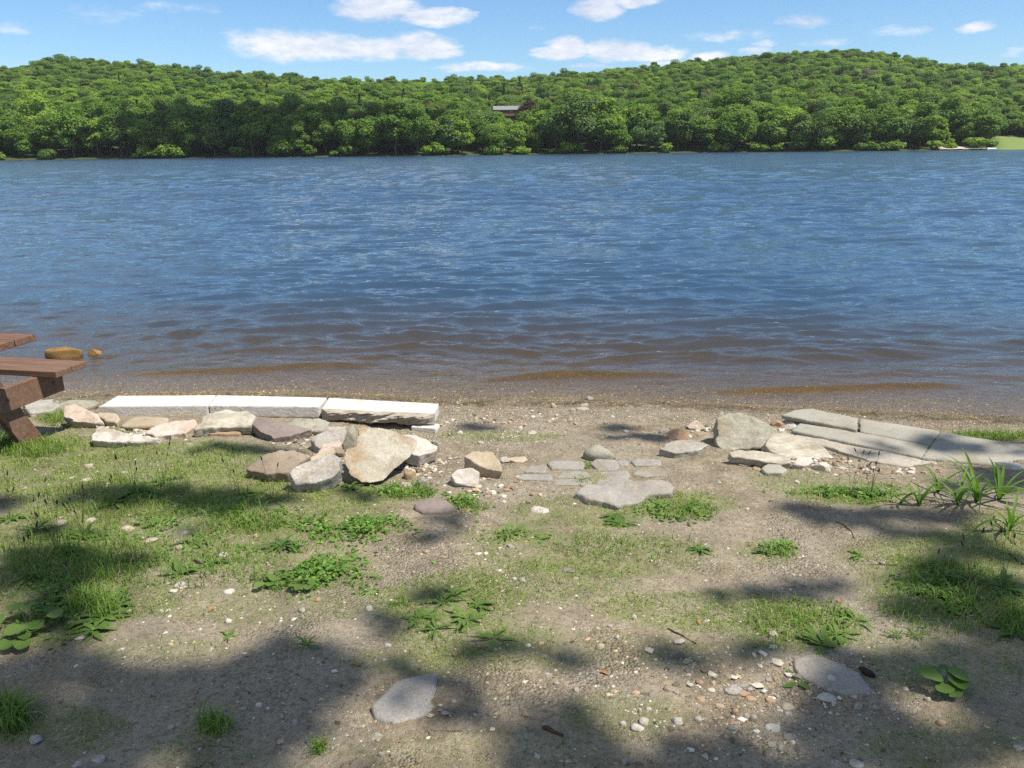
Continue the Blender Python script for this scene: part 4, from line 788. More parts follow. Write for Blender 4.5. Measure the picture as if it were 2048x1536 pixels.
st = [(738, 1216, 16, 12, 'w'), (603, 1220, 16, 10, 'w'), (606, 1234, 6, 9, 'w'), (634, 1199, 14, 10, 'o'), (355, 1170, 24, 12, 'g'), (345, 1182, 16, 8, 'p'), (455, 1183, 22, 12, 'w'), (250, 1055, 26, 16, 'p'), (300, 1081, 24, 10, 'p'), (357, 1095, 14, 10, 't'), (115, 1045, 26, 14, 'p'), (175, 1040, 24, 10, 'w'), (445, 1110, 20, 10, 'w'), (365, 1065, 18, 8, 'g'), (247, 945, 16, 8, 'w'), (170, 960, 30, 8, 'w'), (175, 932, 16, 10, 'p'), (510, 1072, 10, 10, 'o'), (455, 1276 - 36, 14, 12, 'w'), (320, 1221, 12, 8, 'w'),
      (140, 1243, 34, 14, 'w'), (160, 1275, 30, 12, 'p'), (65, 1480, 30, 20, 'g'), (485, 1417, 14, 10, 'w'), (517, 1411, 14, 10, 'w'), (588, 1445, 12, 12, 'w'), (762, 1508, 12, 12, 'w'), (807, 1391, 12, 8, 'w'), (770, 1397, 8, 7, 'w'), (832, 1415, 7, 6, 'w'), (340, 1455, 14, 10, 'w'), (190, 1520, 28, 14, 'g'), (150, 1530, 22, 12, 'g'), (890, 1427, 16, 10, 'g'), (692, 1320, 10, 7, 'w'), (560, 1315, 12, 10, 'g'), (1277, 1456, 26, 18, 'w'), (1290, 1442, 22, 14, 'w'), (1356, 1442, 22, 16, 'w'), (1247, 1446, 12, 14, 'w'), (1272, 1385, 18, 12, 'o'), (1307, 1388, 24, 12, 'b'), (1335, 1378, 14, 10, 'b'), (1200, 1293, 18, 14, 't'), (1115, 1366, 14, 10, 'w'), (1098, 1351, 18, 10, 'g'), (1152, 1380, 12, 10, 'w'), (1220, 1256 - 4, 12, 9, 'w'), (1235, 1274, 12, 10, 'g'), (1281, 1421, 8, 10, 'w'), (1298, 1418, 12, 7, 'w'), (1052, 1428, 16, 16, 'o'),
      (1470, 1384, 40, 12, 'g'), (1500, 1380, 12, 9, 'w'), (1424, 1381, 16, 8, 'w'), (1403, 1399, 20, 12, 'o'), (1505, 1398, 22, 10, 'o'), (1545, 1399, 22, 14, 'o'), (1472, 1425, 14, 14, 'o'), (1442, 1412, 18, 12, 't'), (1397, 1437, 18, 14, 'g'), (1467, 1455, 20, 14, 'g'), (1495, 1433, 12, 12, 'w'), (1660, 1396, 40, 16, 'w'), (1718, 1412, 16, 18, 'g'), (1662, 1380, 14, 8, 'w'), (1714, 1394, 16, 8, 'w'), (1753, 1415, 12, 10, 'w'), (1858, 1398, 14, 12, 'w'), (1552, 1456, 34, 16, 'w'), (1587, 1475, 30, 10, 'w'), (1547, 1491, 20, 10, 'w'), (1562, 1498, 12, 12, 'w'), (1508, 1435, 16, 16, 'w'), (1578, 1427, 16, 10, 'g'), (1580, 1416, 30, 8, 't'), (1887, 1446, 20, 14, 'o'), (1735, 1314, 10, 12, 't'), (1720, 1533, 30, 10, 'w'), (1680, 1532, 30, 10, 'g'), (2042, 1497, 20, 12, 'w'), (1455, 1475, 12, 10, 't'), (1250, 1525, 14, 14, 'g'), (1137, 1522, 14, 8, 'w'), (1815, 1378, 14, 6, 'w'),
      (1168, 810, 18, 10, 't'), (1165, 817, 26, 8, 'w'), (1107, 811, 12, 10, 't'), (1146, 820, 14, 8, 'w'), (1180, 796, 12, 8, 'w'), (1252, 862, 12, 6, 'w'), (1204, 876, 8, 8, 'w'), (1330, 862, 20, 12, 'w'), (1225, 834, 10, 5, 'w'), (1098, 843, 10, 6, 't'), (1064, 865, 20, 7, 'p'), (920, 865, 14, 9, 'w'), (962, 884, 14, 8, 'g'), (1065, 988, 12, 10, 'o'), (1080, 989, 10, 7, 'p'), (1137, 1143, 26, 8, 'b'), (868, 1109, 22, 8, 'b'), (852, 1103, 10, 8, 't'), (890, 1061, 10, 8, 'g'), (1045, 1160, 16, 10, 'w'), (1030, 1158, 12, 8, 'w'), (965, 1126, 12, 8, 'o'), (1766, 1125, 10, 6, 'w'), (1595, 964, 10, 8, 'w'), (958, 1234, 12, 6, 'w'), (1020, 1092, 14, 8, 'g'), (775, 1290, 14, 9, 'w')]
for i, (x, y, w, h, c) in enumerate(st):
    sz_ = 'larger ' if w >= 22 else ('tiny ' if w <= 10 else 'small ')
    mt_, nm_ = ('dull', 'dull pale') if c == 'w' and i % 3 else (CM[c], CN[c])
    lump('stone', (x-w/2*1.05, y-h/2-1, x+w/2*1.05, y+h/2+1), mt_, f'{sz_}{nm_} loose stone {near(x, y)}', 'stone', seed=200+i, depth=.85, planes=7, disp=.05, sink=.5, group='loose stones on the ground', dfr=True, sub=2)

# ------------------------------------------------------------------ sticks, cone
def stick(name, pts, r, col, lab, cat):
    P = [G(x, y)+np.array([0, 0, r*.6]) for x, y in pts]; P2 = []
    for a, b_ in zip(P[:-1], P[1:]):
        for k in range(5): q = a+(b_-a)*k/5; P2.append(q+RNG.normal(0, r*.25, 3))
    P2.append(P[-1]); v, f = tube([tuple(q) for q in P2], [r*(1-.5*i/len(P2)) for i in range(len(P2))], 7); me = mesh(name, v, f); o = link(name, me, plain(name+'_bark', col, .9)); recenter(o); setp(o, lab, cat); return o
stick('stick', [(1087, 1456), (1105, 1463), (1126, 1473)], .0075, (.09, .05, .035), 'short thick dark brown stick on the shaded soil', 'stick')
stick('twig', [(1672, 1044), (1690, 1052), (1703, 1064), (1709, 1078)], .003, (.06, .05, .045), 'thin dark bent twig on bare sandy soil', 'twig')
stick('twig', [(1335, 1258), (1360, 1270), (1392, 1288)], .004, (.07, .05, .04), 'dark crooked twig lying below the middle grass', 'twig')
stick('twig', [(925, 1462), (870, 1462), (862, 1460)], .002, (.16, .12, .09), 'pale thin twig right of the shaded flagstone', 'twig')
stick('twig', [(1745, 1129), (1795, 1131)], .002, (.10, .08, .06), 'straight thin twig on the bare patch', 'twig')
stick('twig', [(400, 1493), (425, 1490), (440, 1492)], .002, (.26, .16, .10), 'reddish twig in the shade below the bare soil', 'twig')
stick('twig', [(395, 1536), (412, 1520), (424, 1512)], .0022, (.30, .2, .12), 'pale grass straw at the bottom of the shade', 'twig')
stick('twig', [(350, 1422), (372, 1418), (386, 1412)], .002, (.26, .18, .1), 'tan straw left of the two white stones', 'twig')
stick('twig', [(2046, 1130), (2030, 1118), (2018, 1108)], .005, (.05, .04, .035), 'dark branch end among the shaded plants', 'twig')
pc = G(1733, 1350); b = bmesh.new(); bmesh.ops.create_icosphere(b, subdivisions=4, radius=1); v = np.array([q.co[:] for q in b.verts]); f = np.array([[q.index for q in k.verts] for k in b.faces]); b.free()
r_ = 1+.16*np.sin(np.arctan2(v[:, 1], v[:, 2])*6+v[:, 0]*9)*np.sin(v[:, 0]*16); v = v*np.array([.026, .0105, .0105])*r_[:, None]; o = link('pine_cone', mesh('pine_cone', v, f), plain('cone_brown', (.035, .022, .018), .8)); o.location = (pc[0], pc[1], pc[2]+.011); o.rotation_euler = (0, .1, rad(-48)); setp(o, 'dark pine cone lying on the dusty flagstone edge', 'pine cone')
lump('moss_clod', (735, 1465, 765, 1482), 'green', 'dark green mossy clod in front of the shaded flagstone', 'moss clod', seed=400)

# ------------------------------------------------------------------ grass
def bladegeo(X, Y, Z, L, Wd, lean, az, cols, seg=3):
    n = len(X); lv = np.linspace(0, 1, seg+1); V = []
    dx, dy = np.cos(az), np.sin(az); pxv, pyv = -dy, dx
    for k, u in enumerate(lv):
        bend = lean*u*u; hx = L*(u*np.sin(bend*.8)); hz = L*u*np.cos(bend*.9); w = Wd*(1-u**1.6)*.5+.0002
        c = np.stack([X+dx*hx, Y+dy*hx, Z+hz], 1); s_ = np.stack([pxv*w, pyv*w, 0*w], 1); V += [c-s_, c+s_]
    V = np.stack(V, 1); m_ = V.shape[1]; base = (np.arange(n)*m_)[:, None]; fs = []
    for k in range(seg): fs.append(np.stack([base[:, 0]+2*k, base[:, 0]+2*k+1, base[:, 0]+2*k+3, base[:, 0]+2*k+2], 1))
    return V.reshape(-1, 3), np.concatenate(fs), np.repeat(cols, m_, 0)
TINT = leafmat('grass_blades', None, .3, 'tint')
rg = np.random.default_rng(33)
X2, Y2 = scatter(1500000, -5.6, 5.4, 1.2, 6.3, lambda x, y: np.clip((gdens(x, y)*(.35+.9*sstep(.36, .6, n2(x, y, 6, 3, 95)))+.045)*np.clip(1.6/y, .3, 1)*.85, 0, 1))
n = len(X2); dn_ = gdens(X2, Y2); L = (.006+.018*rg.random(n)**1.8)*(.7+.8*dn_)*(1+.9*(rg.random(n) < .06)); Wd = rg.uniform(.0012, .0026, n)*(1+.25*(Y2-2)); L *= 1+.10*(Y2-2)
gc = np.array([(.17, .27, .045), (.22, .32, .06), (.30, .34, .10), (.11, .18, .035), (.34, .30, .15)])[rg.choice(5, n, p=[.3, .28, .2, .12, .10])]*rg.uniform(.8, 1.2, (n, 1))
v, f, c = bladegeo(X2, Y2, zg(X2, Y2)-.002, L, Wd, rg.uniform(.3, 1.9, n), rg.random(n)*6.28, gc, 2); me = mesh('grass', v, f); vattr(me, 'tint', c)
setp(link('grass', me, TINT), 'short patchy green grass growing through sandy soil', 'grass', kind='stuff'); print('grass', n)
# taller tufts
TUFT = [(60, 900, 60, 14, 260, .10), (35, 880, 40, 10, 120, .09), (110, 835, 22, 10, 160, .06), (215, 868, 25, 8, 80, .04), (190, 1215, 40, 20, 160, .11), (490, 1040, 70, 25, 220, .07), (25, 1440, 26, 24, 120, .12), (640, 1500, 10, 8, 30, .06), (430, 1455, 30, 16, 60, .08), (150, 1120, 120, 40, 280, .09), (260, 1000, 150, 30, 280, .08), (1380, 1020, 50, 16, 120, .05), (1985, 873, 70, 8, 260, .06), (1900, 1200, 120, 60, 300, .07), (1600, 1240, 90, 35, 260, .05), (820, 985, 45, 14, 140, .07), (1250, 1095, 120, 25, 160, .045), (1560, 1105, 30, 12, 50, .05), (1165, 962, 14, 8, 50, .03), (1175, 932, 8, 6, 40, .03), (930, 1015, 40, 12, 80, .05), (2030, 1240, 30, 30, 100, .08), (350, 1130, 160, 40, 220, .07)]
XX = []; LL = []
for (x, y, rx, ry, k, l) in TUFT:
    for j in range(int(k*2.4)):
        a = rg.random()*6.28; q = rg.random()**.6*1.25; g_ = (x+rx*q*math.cos(a), y+ry*q*math.sin(a)); XX.append(g_); LL.append(l*rg.uniform(.35, 1.1))
XX = np.array(XX); W3 = pl(XX[:, 0], XX[:, 1], .2); 
for _ in range(3): W3 = np.stack([pl(a, b_, c_) for (a, b_), c_ in zip(XX, zg(W3[:, 0], W3[:, 1]))])
n = len(W3); v, f, c = bladegeo(W3[:, 0], W3[:, 1], W3[:, 2]-.003, np.array(LL), rg.uniform(.002, .0045, n), rg.uniform(.4, 1.8, n), rg.random(n)*6.28, np.array([(.14, .24, .035), (.19, .30, .05), (.10, .18, .03), (.33, .31, .15)])[rg.choice(4, n, p=[.35, .3, .25, .1])]*rg.uniform(.8, 1.2, (n, 1)), 4)
me = mesh('tall_grass', v, f); vattr(me, 'tint', c); setp(link('tall_grass', me, TINT), 'longer bright green grass blades in loose tufts', 'grass', kind='stuff')
# small-leaved ground cover
LEAFY = [(700, 1055, 115, 32, 1100), (640, 1150, 105, 34, 1100), (520, 1162, 30, 20, 200), (930, 1005, 50, 16, 300), (1350, 1020, 60, 20, 420), (1690, 992, 90, 16, 700), (570, 1095, 60, 25, 350), (400, 1050, 130, 40, 500), (260, 1090, 100, 30, 350), (1560, 1095, 30, 12, 70), (1030, 1068, 60, 14, 180), (110, 1240, 80, 35, 300), (1880, 1170, 90, 50, 400), (790, 985, 60, 14, 220), (150, 1180, 100, 40, 350), (500, 1030, 100, 40, 500)]
P_ = []
for (x, y, rx, ry, k) in LEAFY:
    for j in range(k):
        a, b_ = rg.normal(0, .58, 2); P_.append((x+rx*a, y+ry*b_, math.exp(-(a*a+b_*b_)*1.5)))
P_ = np.array(P_); W4 = pl(P_[:, 0], P_[:, 1], .2)
for _ in range(2): W4 = np.stack([pl(a, b_, c_) for a, b_, c_ in zip(P_[:, 0], P_[:, 1], zg(W4[:, 0], W4[:, 1]))])
kp = n2(W4[:, 0], W4[:, 1], 7.5, 3, 123) > .40+.12*rg.random(len(W4)); W4 = W4[kp]; P_ = P_[kp]; n = len(W4); lf = rg.uniform(.006, .014, n); nz = np.stack([rg.normal(0, .45, n), rg.normal(0, .45, n), np.ones(n)], 1); C = W4+np.stack([0*lf, 0*lf, .004+rg.random(n)*.035*P_[:, 2]], 1)
nz /= np.linalg.norm(nz, axis=1, keepdims=True); r = rg.normal(size=(n, 3)); U_ = np.cross(nz, r); U_ /= np.linalg.norm(U_, axis=1, keepdims=True); V_ = np.cross(nz, U_); sh_ = [(-1, 0, -.1), (-.45, .52, .12), (.35, .48, .15), (1, 0, -.15), (.35, -.48, .15), (-.45, -.52, .12), (0, 0, 0)]
V = np.stack([C+U_*(lf*a)[:, None]+V_*(lf*b_)[:, None]+nz*(lf*c_)[:, None] for a, b_, c_ in sh_], 1).reshape(-1, 3); b0 = np.arange(n)*7; fs = np.concatenate([np.stack([b0+i, b0+(i+1) % 6, b0+6], 1) for i in range(6)])
me = mesh('ground_cover', V, fs); vattr(me, 'tint', np.repeat(np.array([(.10, .22, .03), (.14, .27, .04), (.08, .17, .03), (.18, .26, .06)])[rg.integers(0, 4, n)]*rg.uniform(.85, 1.15, (n, 1)), 7, 0)); setp(link('ground_cover', me, TINT), 'patches of small-leaved bright green ground cover', 'ground cover', kind='stuff')

X5, Y5 = scatter(4800, -4.5, 4.2, 1.3, 5.6, lambda x, y: .25+.75*sstep(.45, .6, n2(x, y, 2.2, 3, 140)))
sx = rg.uniform(-4.2, 4.2, 5200); so_ = .2+rg.normal(0, .07, 5200)+(n2(sx, sx*0, 1.5, 3, 152)-.5)*.25; kk = (n2(sx, so_*3, 3, 3, 153) > .42); X5 = np.concatenate([X5, sx[kk]]); Y5 = np.concatenate([Y5, (np.interp(sx, WX, WY)-so_)[kk]]); n = len(X5); lf = rg.uniform(.0035, .009, n); asp = np.where(rg.random(n) < .45, .14, .55); C = np.stack([X5, Y5, zg(X5, Y5)+.004], 1)
nz = np.stack([rg.normal(0, .3, n), rg.normal(0, .3, n), np.ones(n)], 1); nz /= np.linalg.norm(nz, axis=1, keepdims=True); r = rg.normal(size=(n, 3)); U_ = np.cross(nz, r); U_ /= np.linalg.norm(U_, axis=1, keepdims=True); V_ = np.cross(nz, U_); lf = np.where(asp < .2, lf*2.2, lf)
V = np.stack([C+U_*(lf*a)[:, None]+V_*(lf*b_*asp)[:, None]+nz*(lf*c_*.4)[:, None] for a, b_, c_ in sh_], 1).reshape(-1, 3); b0 = np.arange(n)*7; fs = np.concatenate([np.stack([b0+i, b0+(i+1) % 6, b0+6], 1) for i in range(6)])
me = mesh('leaf_litter', V, fs); vattr(me, 'tint', np.repeat(np.array([(.16, .09, .045), (.24, .15, .08), (.08, .055, .035), (.32, .22, .12), (.06, .045, .035)])[rg.integers(0, 5, n)], 7, 0)); setp(link('leaf_litter', me, GRAV), 'brown leaf crumbs and twig bits littering the soil', 'litter', kind='stuff')
# ------------------------------------------------------------------ plantains and other single plants
PLANT = leafmat('plantain_leaf', [(0, (.075, .14, .03)), (.5, (.10, .18, .04)), (1, (.13, .21, .05))], .25); LILY = leafmat('lily_leaf', [(0, (.10, .21, .03)), (1, (.15, .27, .045))], .35); STALK = plain('seed_stalk', (.12, .10, .05), .9); HEAD = plain('seed_head', (.05, .035, .02), .9)
def leafgeo(L, Wd, rise, droop, az, seg=8, fold=.25, prof=lambda u: math.sin(math.pi*min(1, u*.93+.04)**.8)**.9):
    v = []; f = []; x = z = 0; a = rise
    for k in range(seg+1):
        u = k/seg; w = Wd/2*max(.04, prof(u)); n = 3
        for j in (-1, 0, 1): yy = j*w; v.append((x, yy, z+abs(j)*w*fold))
        a -= droop/seg; x += L/seg*math.cos(a); z += L/seg*math.sin(a); z = max(z, .002)
    v = np.array(v); c, s = math.cos(az), math.sin(az); v = np.stack([v[:, 0]*c-v[:, 1]*s, v[:, 0]*s+v[:, 1]*c, v[:, 2]], 1)
    for k in range(seg):
        for j in (0, 1): q = k*3+j; f.append((q, q+1, q+4, q+3))
    return v, np.array(f)
def rosette(seed, n=12, wid=.16, rise=(.15, .8), droop=(.5, 1.2)):
    r = random.Random(seed); P = []
    for k in range(n):
        u = k/n; L = r.uniform(.4, 1); q_ = leafgeo(L, wid*r.uniform(.8, 1.2), r.uniform(*rise), r.uniform(*droop), k*2.4+r.uniform(-.5, .5), 10, .2, lambda u: max(.10, math.sin(math.pi*max(0, (u-.12)/.9))**.8) if u > .12 else .10)
        w_ = q_[0]; w_[:, 2] += np.repeat(np.sin(np.arange(11)*1.7+seed+k), 3)*.012; w_[:, :2] += np.repeat(np.sin(np.arange(11)*.55+k)[:, None]*.03, 3, 0)*np.array([1, -1]); P.append(q_)
    v, f = join(P); return mesh('leaves', v, f)
ROS = [rosette(i, 13+i % 3*4, (.12, .15, .18)[i % 3]) for i in range(6)]+[rosette(10, 6, .26, (.1, .4), (.3, .7)), rosette(11, 14, .10, (.5, 1.2), (.6, 1.4))]
def plant(px, py, size, stalks, k, dark=False):
    g = G(px, py); size *= .86; r = empty('plantain', tuple(g), random.uniform(0, 6.28)); o = bpy.data.objects.new('leaves', ROS[k % len(ROS)]); COL.objects.link(o); o.parent = r; o.scale = (size, size, size)
    if not ROS[k % len(ROS)].materials: ROS[k % len(ROS)].materials.append(PLANT)
    for j in range(stalks):
        h = random.uniform(.13, .24); a = random.uniform(0, 6.28); l = random.uniform(.05, .45)*h; e = (math.cos(a)*l, math.sin(a)*l, h)
        v, f = tube([(0, 0, 0), (e[0]*.35, e[1]*.35, h*.5), e], [.0011, .0009, .0007], 5); s_ = link('flower_stalk', mesh('flower_stalk', v, f), STALK, r)
        d = Vector((e[0]*.65, e[1]*.65, h*.5)).normalized()*.02; v, f = tube([Vector(e)-d*.1, Vector(e)+d*.3, Vector(e)+d*.8, Vector(e)+d*1.2], [.0012, .0036, .0032, .0008], 6); link('seed_head', mesh('seed_head', v, f), HEAD, s_)
    big = 'large' if size > .16 else ('small' if size < .11 else 'mid-sized'); sd = ' with stalks' if stalks else ''
    defer(r, f'{big} plantain{sd} {near(px, py)}', 'plantain', 'plantain weeds in the grass', px)
PLS = [(885, 1206, .13, 0), (935, 1240, .13, 0), (838, 1238, .10, 0), (870, 1260, .10, 0), (912, 1190, .10, 0), (955, 1212, .09, 0), (800, 1210, .07, 0), (615, 1292, .10, 0), (990, 1278, .11, 0), (560, 1095, .15, 0), (270, 985, .17, 4), (330, 962, .14, 3), (232, 1010, .15, 3), (168, 1078, .15, 5), (118, 1110, .15, 4), (60, 1160, .14, 3), (420, 1130, .15, 0), (360, 1150, .15, 0), (205, 1238, .15, 0), (165, 1200, .14, 1), (235, 1215, .11, 0), (185, 1262, .11, 0), (100, 1210, .15, 1), (22, 1438, .18, 0), (458, 1272, .07, 0), (1020, 1070, .12, 0), (1240, 1050, .12, 0), (1375, 1022, .11, 0), (1700, 992, .12, 4), (1742, 990, .11, 5), (1722, 1112, .08, 0), (1890, 1222, .14, 0), (1940, 1165, .17, 3), (2005, 1180, .17, 3), (1860, 1185, .12, 1), (1712, 1243, .11, 0), (1672, 1272, .12, 0), (1645, 1292, .13, 0), (1600, 1365, .09, 0), (1790, 1275, .07, 0), (1828, 1270, .06, 0), (1530, 1105, .10, 0), (480, 992, .14, 3), (545, 1005, .12, 2), (700, 978, .12, 0), (640, 1125, .11, 0), (2028, 1265, .16, 0), (500, 1045, .13, 1), (395, 1085, .14, 0), (20, 1040, .12, 2), (840, 985, .10, 0), (75, 1060, .13, 4), (1225, 1035, .10, 0), (1400, 1100, .08, 0), (1080, 1080, .08, 0), (720, 1060, .10, 0), (1935, 1215, .15, 0)]
for i, (x, y, s_, st_) in enumerate(PLS): plant(x, y, s_, st_, i)
def blades_plant(px, py, size, n, lab, seed, wid=.018):
    g = G(px, py); r = random.Random(seed); P = []
    for k in range(n): P.append(leafgeo(size*r.uniform(.7, 1.15), wid*r.uniform(.7, 1.15), r.uniform(1.05, 1.5), r.uniform(.9, 2.3), r.uniform(0, 6.28), 12, .5, lambda u: (1-u**2.2)*.95+.03))
    v, f = join(P); e = empty('daylily', tuple(g)); link('leaves', mesh('leaves', v, f), LILY, e); setp(e, lab, 'daylily', 'long-leaved plants by the flagstones')
blades_plant(1838, 1012, .20, 7, 'slim long-leaved plant standing alone left of its clump', 1); blades_plant(1876, 985, .18, 6, 'long-leaved plant with bent tips behind the lone slim one', 2)
blades_plant(1952, 1005, .34, 14, 'tallest arching long-leaved plant in front of the shaded flagstone', 3); blades_plant(1998, 1000, .30, 13, 'dense long-leaved plant right beside the tallest one', 4); blades_plant(2018, 1062, .24, 10, 'low spreading long-leaved plant nearest the viewer', 5); blades_plant(1800, 1010, .13, 2, 'single broad pale leaf blade at the edge of the leafy patch', 6, .02); blades_plant(1915, 1010, .22, 8, 'long-leaved plant between the lone slim one and the tallest one', 7)
def round_plant(px, py, size, n, lab, seed):
    g = G(px, py); r = random.Random(seed); e = empty('broadleaf_weed', tuple(g)); setp(e, lab, 'weed')
    for k in range(n):
        a = k*2.4; l = size*r.uniform(.35, 1); h = size*r.uniform(.35, .7); tip = (math.cos(a)*l, math.sin(a)*l, h); v, f = tube([(0, 0, 0), (tip[0]*.6, tip[1]*.6, h*.8), tip], [.0014, .0012, .001], 5); s_ = link('stem', mesh('stem', v, f), STALK, e)
        R2 = size*r.uniform(.28, .42); v = [(0, 0, 0)]; 
        for j in range(14): q = 6.2832*j/14; rr = R2*(1-.35*max(0, -math.cos(q))**3+.05*math.sin(5*q)); v.append((math.cos(q)*rr, math.sin(q)*rr, .12*rr*math.sin(2*q)+.1*rr))
        R3 = Matrix.Rotation(a, 3, 'Z')@Matrix.Rotation(r.uniform(.0, .5), 3, 'Y'); v = np.array([tuple(R3@Vector(p_)+Vector(tip)) for p_ in v]); f = np.array([(0, 1+j, 1+(j+1) % 14) for j in range(14)]); link('leaf', mesh('leaf', v, f), PLANT, s_)
round_plant(1885, 1380, .085, 9, 'dark round-leaved weed in the shaded soil', 1); round_plant(60, 1262, .10, 8, 'broad-leaved weed at the shaded edge of the grass', 2); round_plant(30, 1290, .07, 6, 'small broad-leaved weed next to the larger one', 3); round_plant(300, 1050, .05, 6, 'small round-leaved weed by the pinkish stone in the grass', 4); round_plant(525, 1170, .05, 7, 'leafy strawberry-like sprig on the bare pinkish soil', 5); round_plant(600, 1180, .05, 8, 'strawberry-like sprig at the near edge of the leafy patch', 6)
# dead leaves
for i, (x, y) in enumerate([(1590, 1172), (170, 1258), (1400, 1250), (700, 1330), (905, 1310), (1200, 1345), (420, 1225), (1780, 1015), (1330, 812), (1075, 1015), (1680, 1200), (1150, 1282)]):
    g = G(x, y); v, f = leafgeo(random.uniform(.02, .035), .014, .4, .9, random.uniform(0, 6.28), 5, .6); o = link('dead_leaf', mesh('dead_leaf', v, f), plain('dead_leaf', random.choice([(.34, .17, .06), (.30, .2, .1), (.22, .12, .06)]), .8)); o.location = (g[0], g[1], g[2]+.003); defer(o, f'curled brown dead leaf {near(x, y)}', 'leaf', 'dead leaves on the soil', x)

# ------------------------------------------------------------------ the trees overhead that shade the shore
SH = [(60, 1010, 130, 14, .8), (170, 990, 120, 22, .6), (400, 995, 180, 18, .7), (340, 1050, 50, 30, .6), (120, 1100, 110, 60, .75), (60, 1190, 110, 70, .7), (230, 1110, 60, 30, .5), (450, 1010, 90, 20, .6), (500, 905, 120, 14, .5), (640, 985, 120, 12, .7), (560, 1000, 60, 14, .5), (870, 1045, 60, 30, .3), (870, 1200, 60, 20, .35), (770, 1250, 50, 18, .3), (970, 850, 60, 12, .4), (1225, 857, 45, 8, .4),
      (1780, 1030, 170, 18, .85), (1600, 1018, 120, 10, .5), (1880, 1070, 130, 14, .6), (1960, 1140, 130, 50, .85), (1900, 1210, 120, 40, .75), (1960, 900, 130, 20, .75), (1740, 905, 120, 8, .45), (1990, 960, 100, 30, .7), (1880, 1400, 230, 110, .92), (1650, 1350, 90, 50, .75), (1420, 1300, 130, 20, .5), (1560, 1310, 120, 24, .6), (1600, 1490, 420, 60, .85), (1050, 1460, 130, 60, .8), (1180, 1530, 160, 40, .8), (850, 1380, 100, 50, .45), (720, 1440, 130, 60, .55), (560, 1400, 200, 90, .93), (300, 1440, 260, 100, .92), (100, 1400, 200, 90, .9), (380, 1345, 160, 40, .85), (60, 1310, 90, 25, .6), (520, 1300, 130, 20, .45), (300, 1530, 400, 60, .9), (950, 1300, 100, 10, .25), (1250, 1325, 160, 12, .35), (1420, 1530, 300, 40, .9), (2000, 1290, 110, 60, .8), (1300, 870, 90, 8, .45), (1500, 1190, 120, 10, .25), (1680, 1170, 100, 10, .3)]
def shademass(SHL, rng):
    C = []
    leafA = .0105
    for (x, y, rx, ry, op) in SHL:
        c = G(x, min(y, 1530)); e1 = pl(x+rx, y, c[2]); e0 = pl(x-rx, y, c[2]); f1 = pl(x, y-ry, c[2]); f0 = pl(x, y+ry, c[2]); A = math.pi/4*np.linalg.norm(e1-e0)*np.linalg.norm(f1-f0); n = int(-math.log(1-op*.985)*A/leafA*2.9)+6
        hz = rng.uniform(9.5, 13); C0 = []
        for j in range(n):
            a = rng.random()*6.283; q = math.sqrt(rng.random())*1.08; g = c+(e1-e0)/2*q*math.cos(a)+(f1-f0)/2*q*math.sin(a); g[2] = c[2]; C0.append(g)
        C0 = np.array(C0); kp = n2(C0[:, 0], C0[:, 1]*1.6, 4.2, 5, 301) > .47+.03*rng.normal(size=len(C0))-.08*(op > .85); C0 = C0[kp]
        if len(C0): C.append(C0+SUN/SUN[2]*(hz+rng.normal(0, .3, (len(C0), 1))))
    return np.concatenate(C)
sr = np.random.default_rng(77); C1 = shademass(SH, sr)
# crown outside the view: behind and beside the camera
C2 = []
for k in range(58):
    a = sr.uniform(0, 6.283); q = sr.random()**.5; cx, cy = 3.2+5.5*q*math.cos(a), -7.0+4.4*q*math.sin(a); cz = sr.uniform(6, 12)
    C2.append(np.array([cx, cy, cz])+sr.normal(0, .55, (200, 3)))
C2 = np.concatenate(C2); gs = C2-SUN/SUN[2]*(C2[:, 2:3]-.2); ppx, ppy = proj(gs); vis = (gs[:, 1] > 1.2) & (ppy < 1600) & (ppx > -100) & (ppx < 2150); C2 = C2[~vis]
C = np.concatenate([C1, C2]); sv, sf = quads(C, sr.normal(0, .5, C.shape)+np.array([0, 0, 1.0]), np.full(len(C), .062)*sr.uniform(.7, 1.3, len(C)), sr, 1.3)
ST = empty('shade_tree', (6.4, -6.2, .3)); setp(ST, 'tall leafy tree whose branches overhang and shade the shore', 'tree')
OV = leafmat('overhanging_leaves', [(0, (.06, .12, .02)), (1, (.06, .12, .02))], .3)
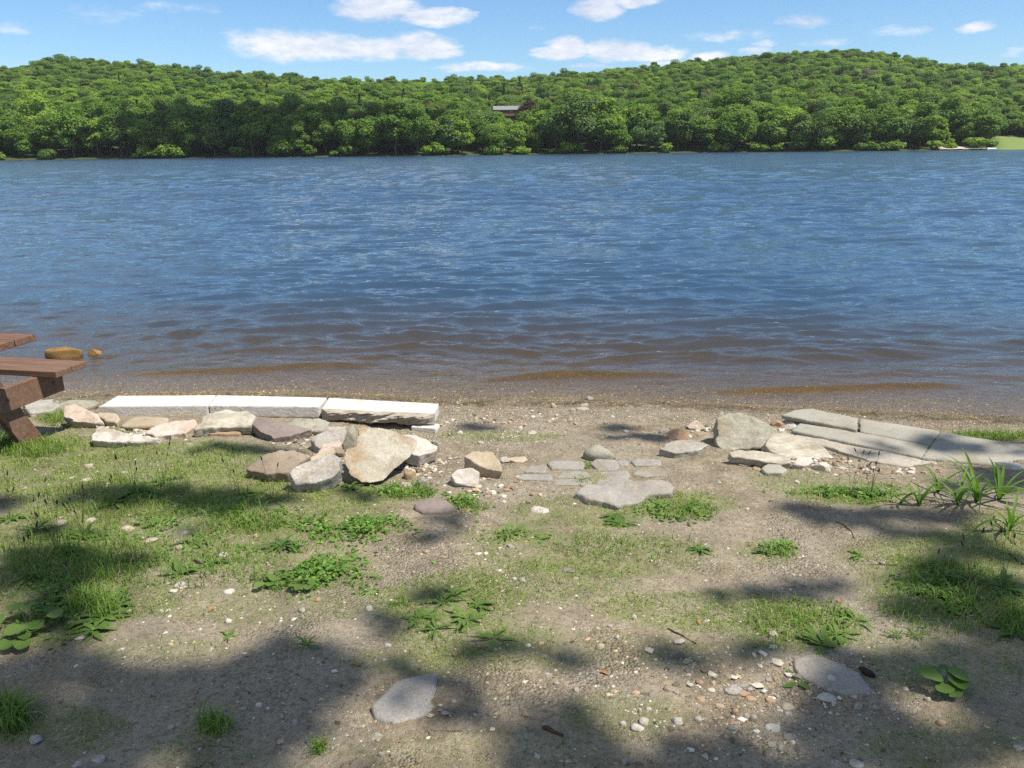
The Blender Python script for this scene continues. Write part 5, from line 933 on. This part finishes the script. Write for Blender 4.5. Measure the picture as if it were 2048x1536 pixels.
link('crown', mesh('crown', sv-np.array([6.4, -6.2, .3]), sf), OV, ST)
tp = []; base = Vector((0, 0, -.3)); tt_ = [(0, 0, -.3), (.05, .1, 1.5), (-.1, .2, 3.2), (-.3, .3, 5), (-.6, .5, 7.5), (-.8, .6, 10)]; tp.append(tube(tt_, [.34, .26, .23, .2, .13, .05], 12))
for k in range(0, len(C1), max(1, len(C1)//46)):
    e = Vector(C1[k])-Vector((6.4, -6.2, .3)); s_ = Vector(tt_[3])+(Vector(tt_[4])-Vector(tt_[3]))*random.random(); mid_ = s_.lerp(e, .55)+Vector((0, 0, .5)); tp.append(tube([s_, s_.lerp(mid_, .5)+Vector((0, 0, .2)), mid_, e], [.03, .02, .012, .004], 5))
v, f = join(tp); link('trunk', mesh('trunk', v, f), BARK, ST); print('shade leaves', len(C))
# a cloud overhead that shades the grove on the far shore
def far_cloud():
    a = at_slope(580, 318); z0 = 330.0; c = np.array([a[0], a[1]+6, 16])+SUN/SUN[2]*z0; b = bmesh.new(); bmesh.ops.create_icosphere(b, subdivisions=5, radius=1); v = np.array([q.co[:] for q in b.verts]); f = np.array([[q.index for q in k.verts] for k in b.faces]); b.free()
    v = v*np.array([62, 40, 14]); nn = v/np.linalg.norm(v, axis=1, keepdims=True); v = v+nn*((fbm(v*.05+9, 5, 3)-.5)*34)[:, None]; v[:, 2] = np.maximum(v[:, 2], -6)
    m, t, o = material('cloud_white'); principled(t, o, (.9, .9, .9), 1); ob = link('cloud', mesh('cloud', v, f), m); ob.location = c; setp(ob, 'small white cloud high overhead shading the far grove', 'cloud')
far_cloud()
flush_labels()

# ------------------------------------------------------------------ air
hz = box(-1300, 1300, -100, 1450, -5.2, 135); m, t, o = material('air'); pv = t.add('ShaderNodeVolumePrincipled'); pv.inputs['Color'].default_value = (.93, .96, 1, 1); pv.inputs['Density'].default_value = .00009; pv.inputs['Anisotropy'].default_value = .2
t.l.new(pv.outputs[0], o.inputs['Volume']); hzo = bm_obj('haze', hz, m); setp(hzo, kind='stuff')
S.cycles.volume_bounces = 0
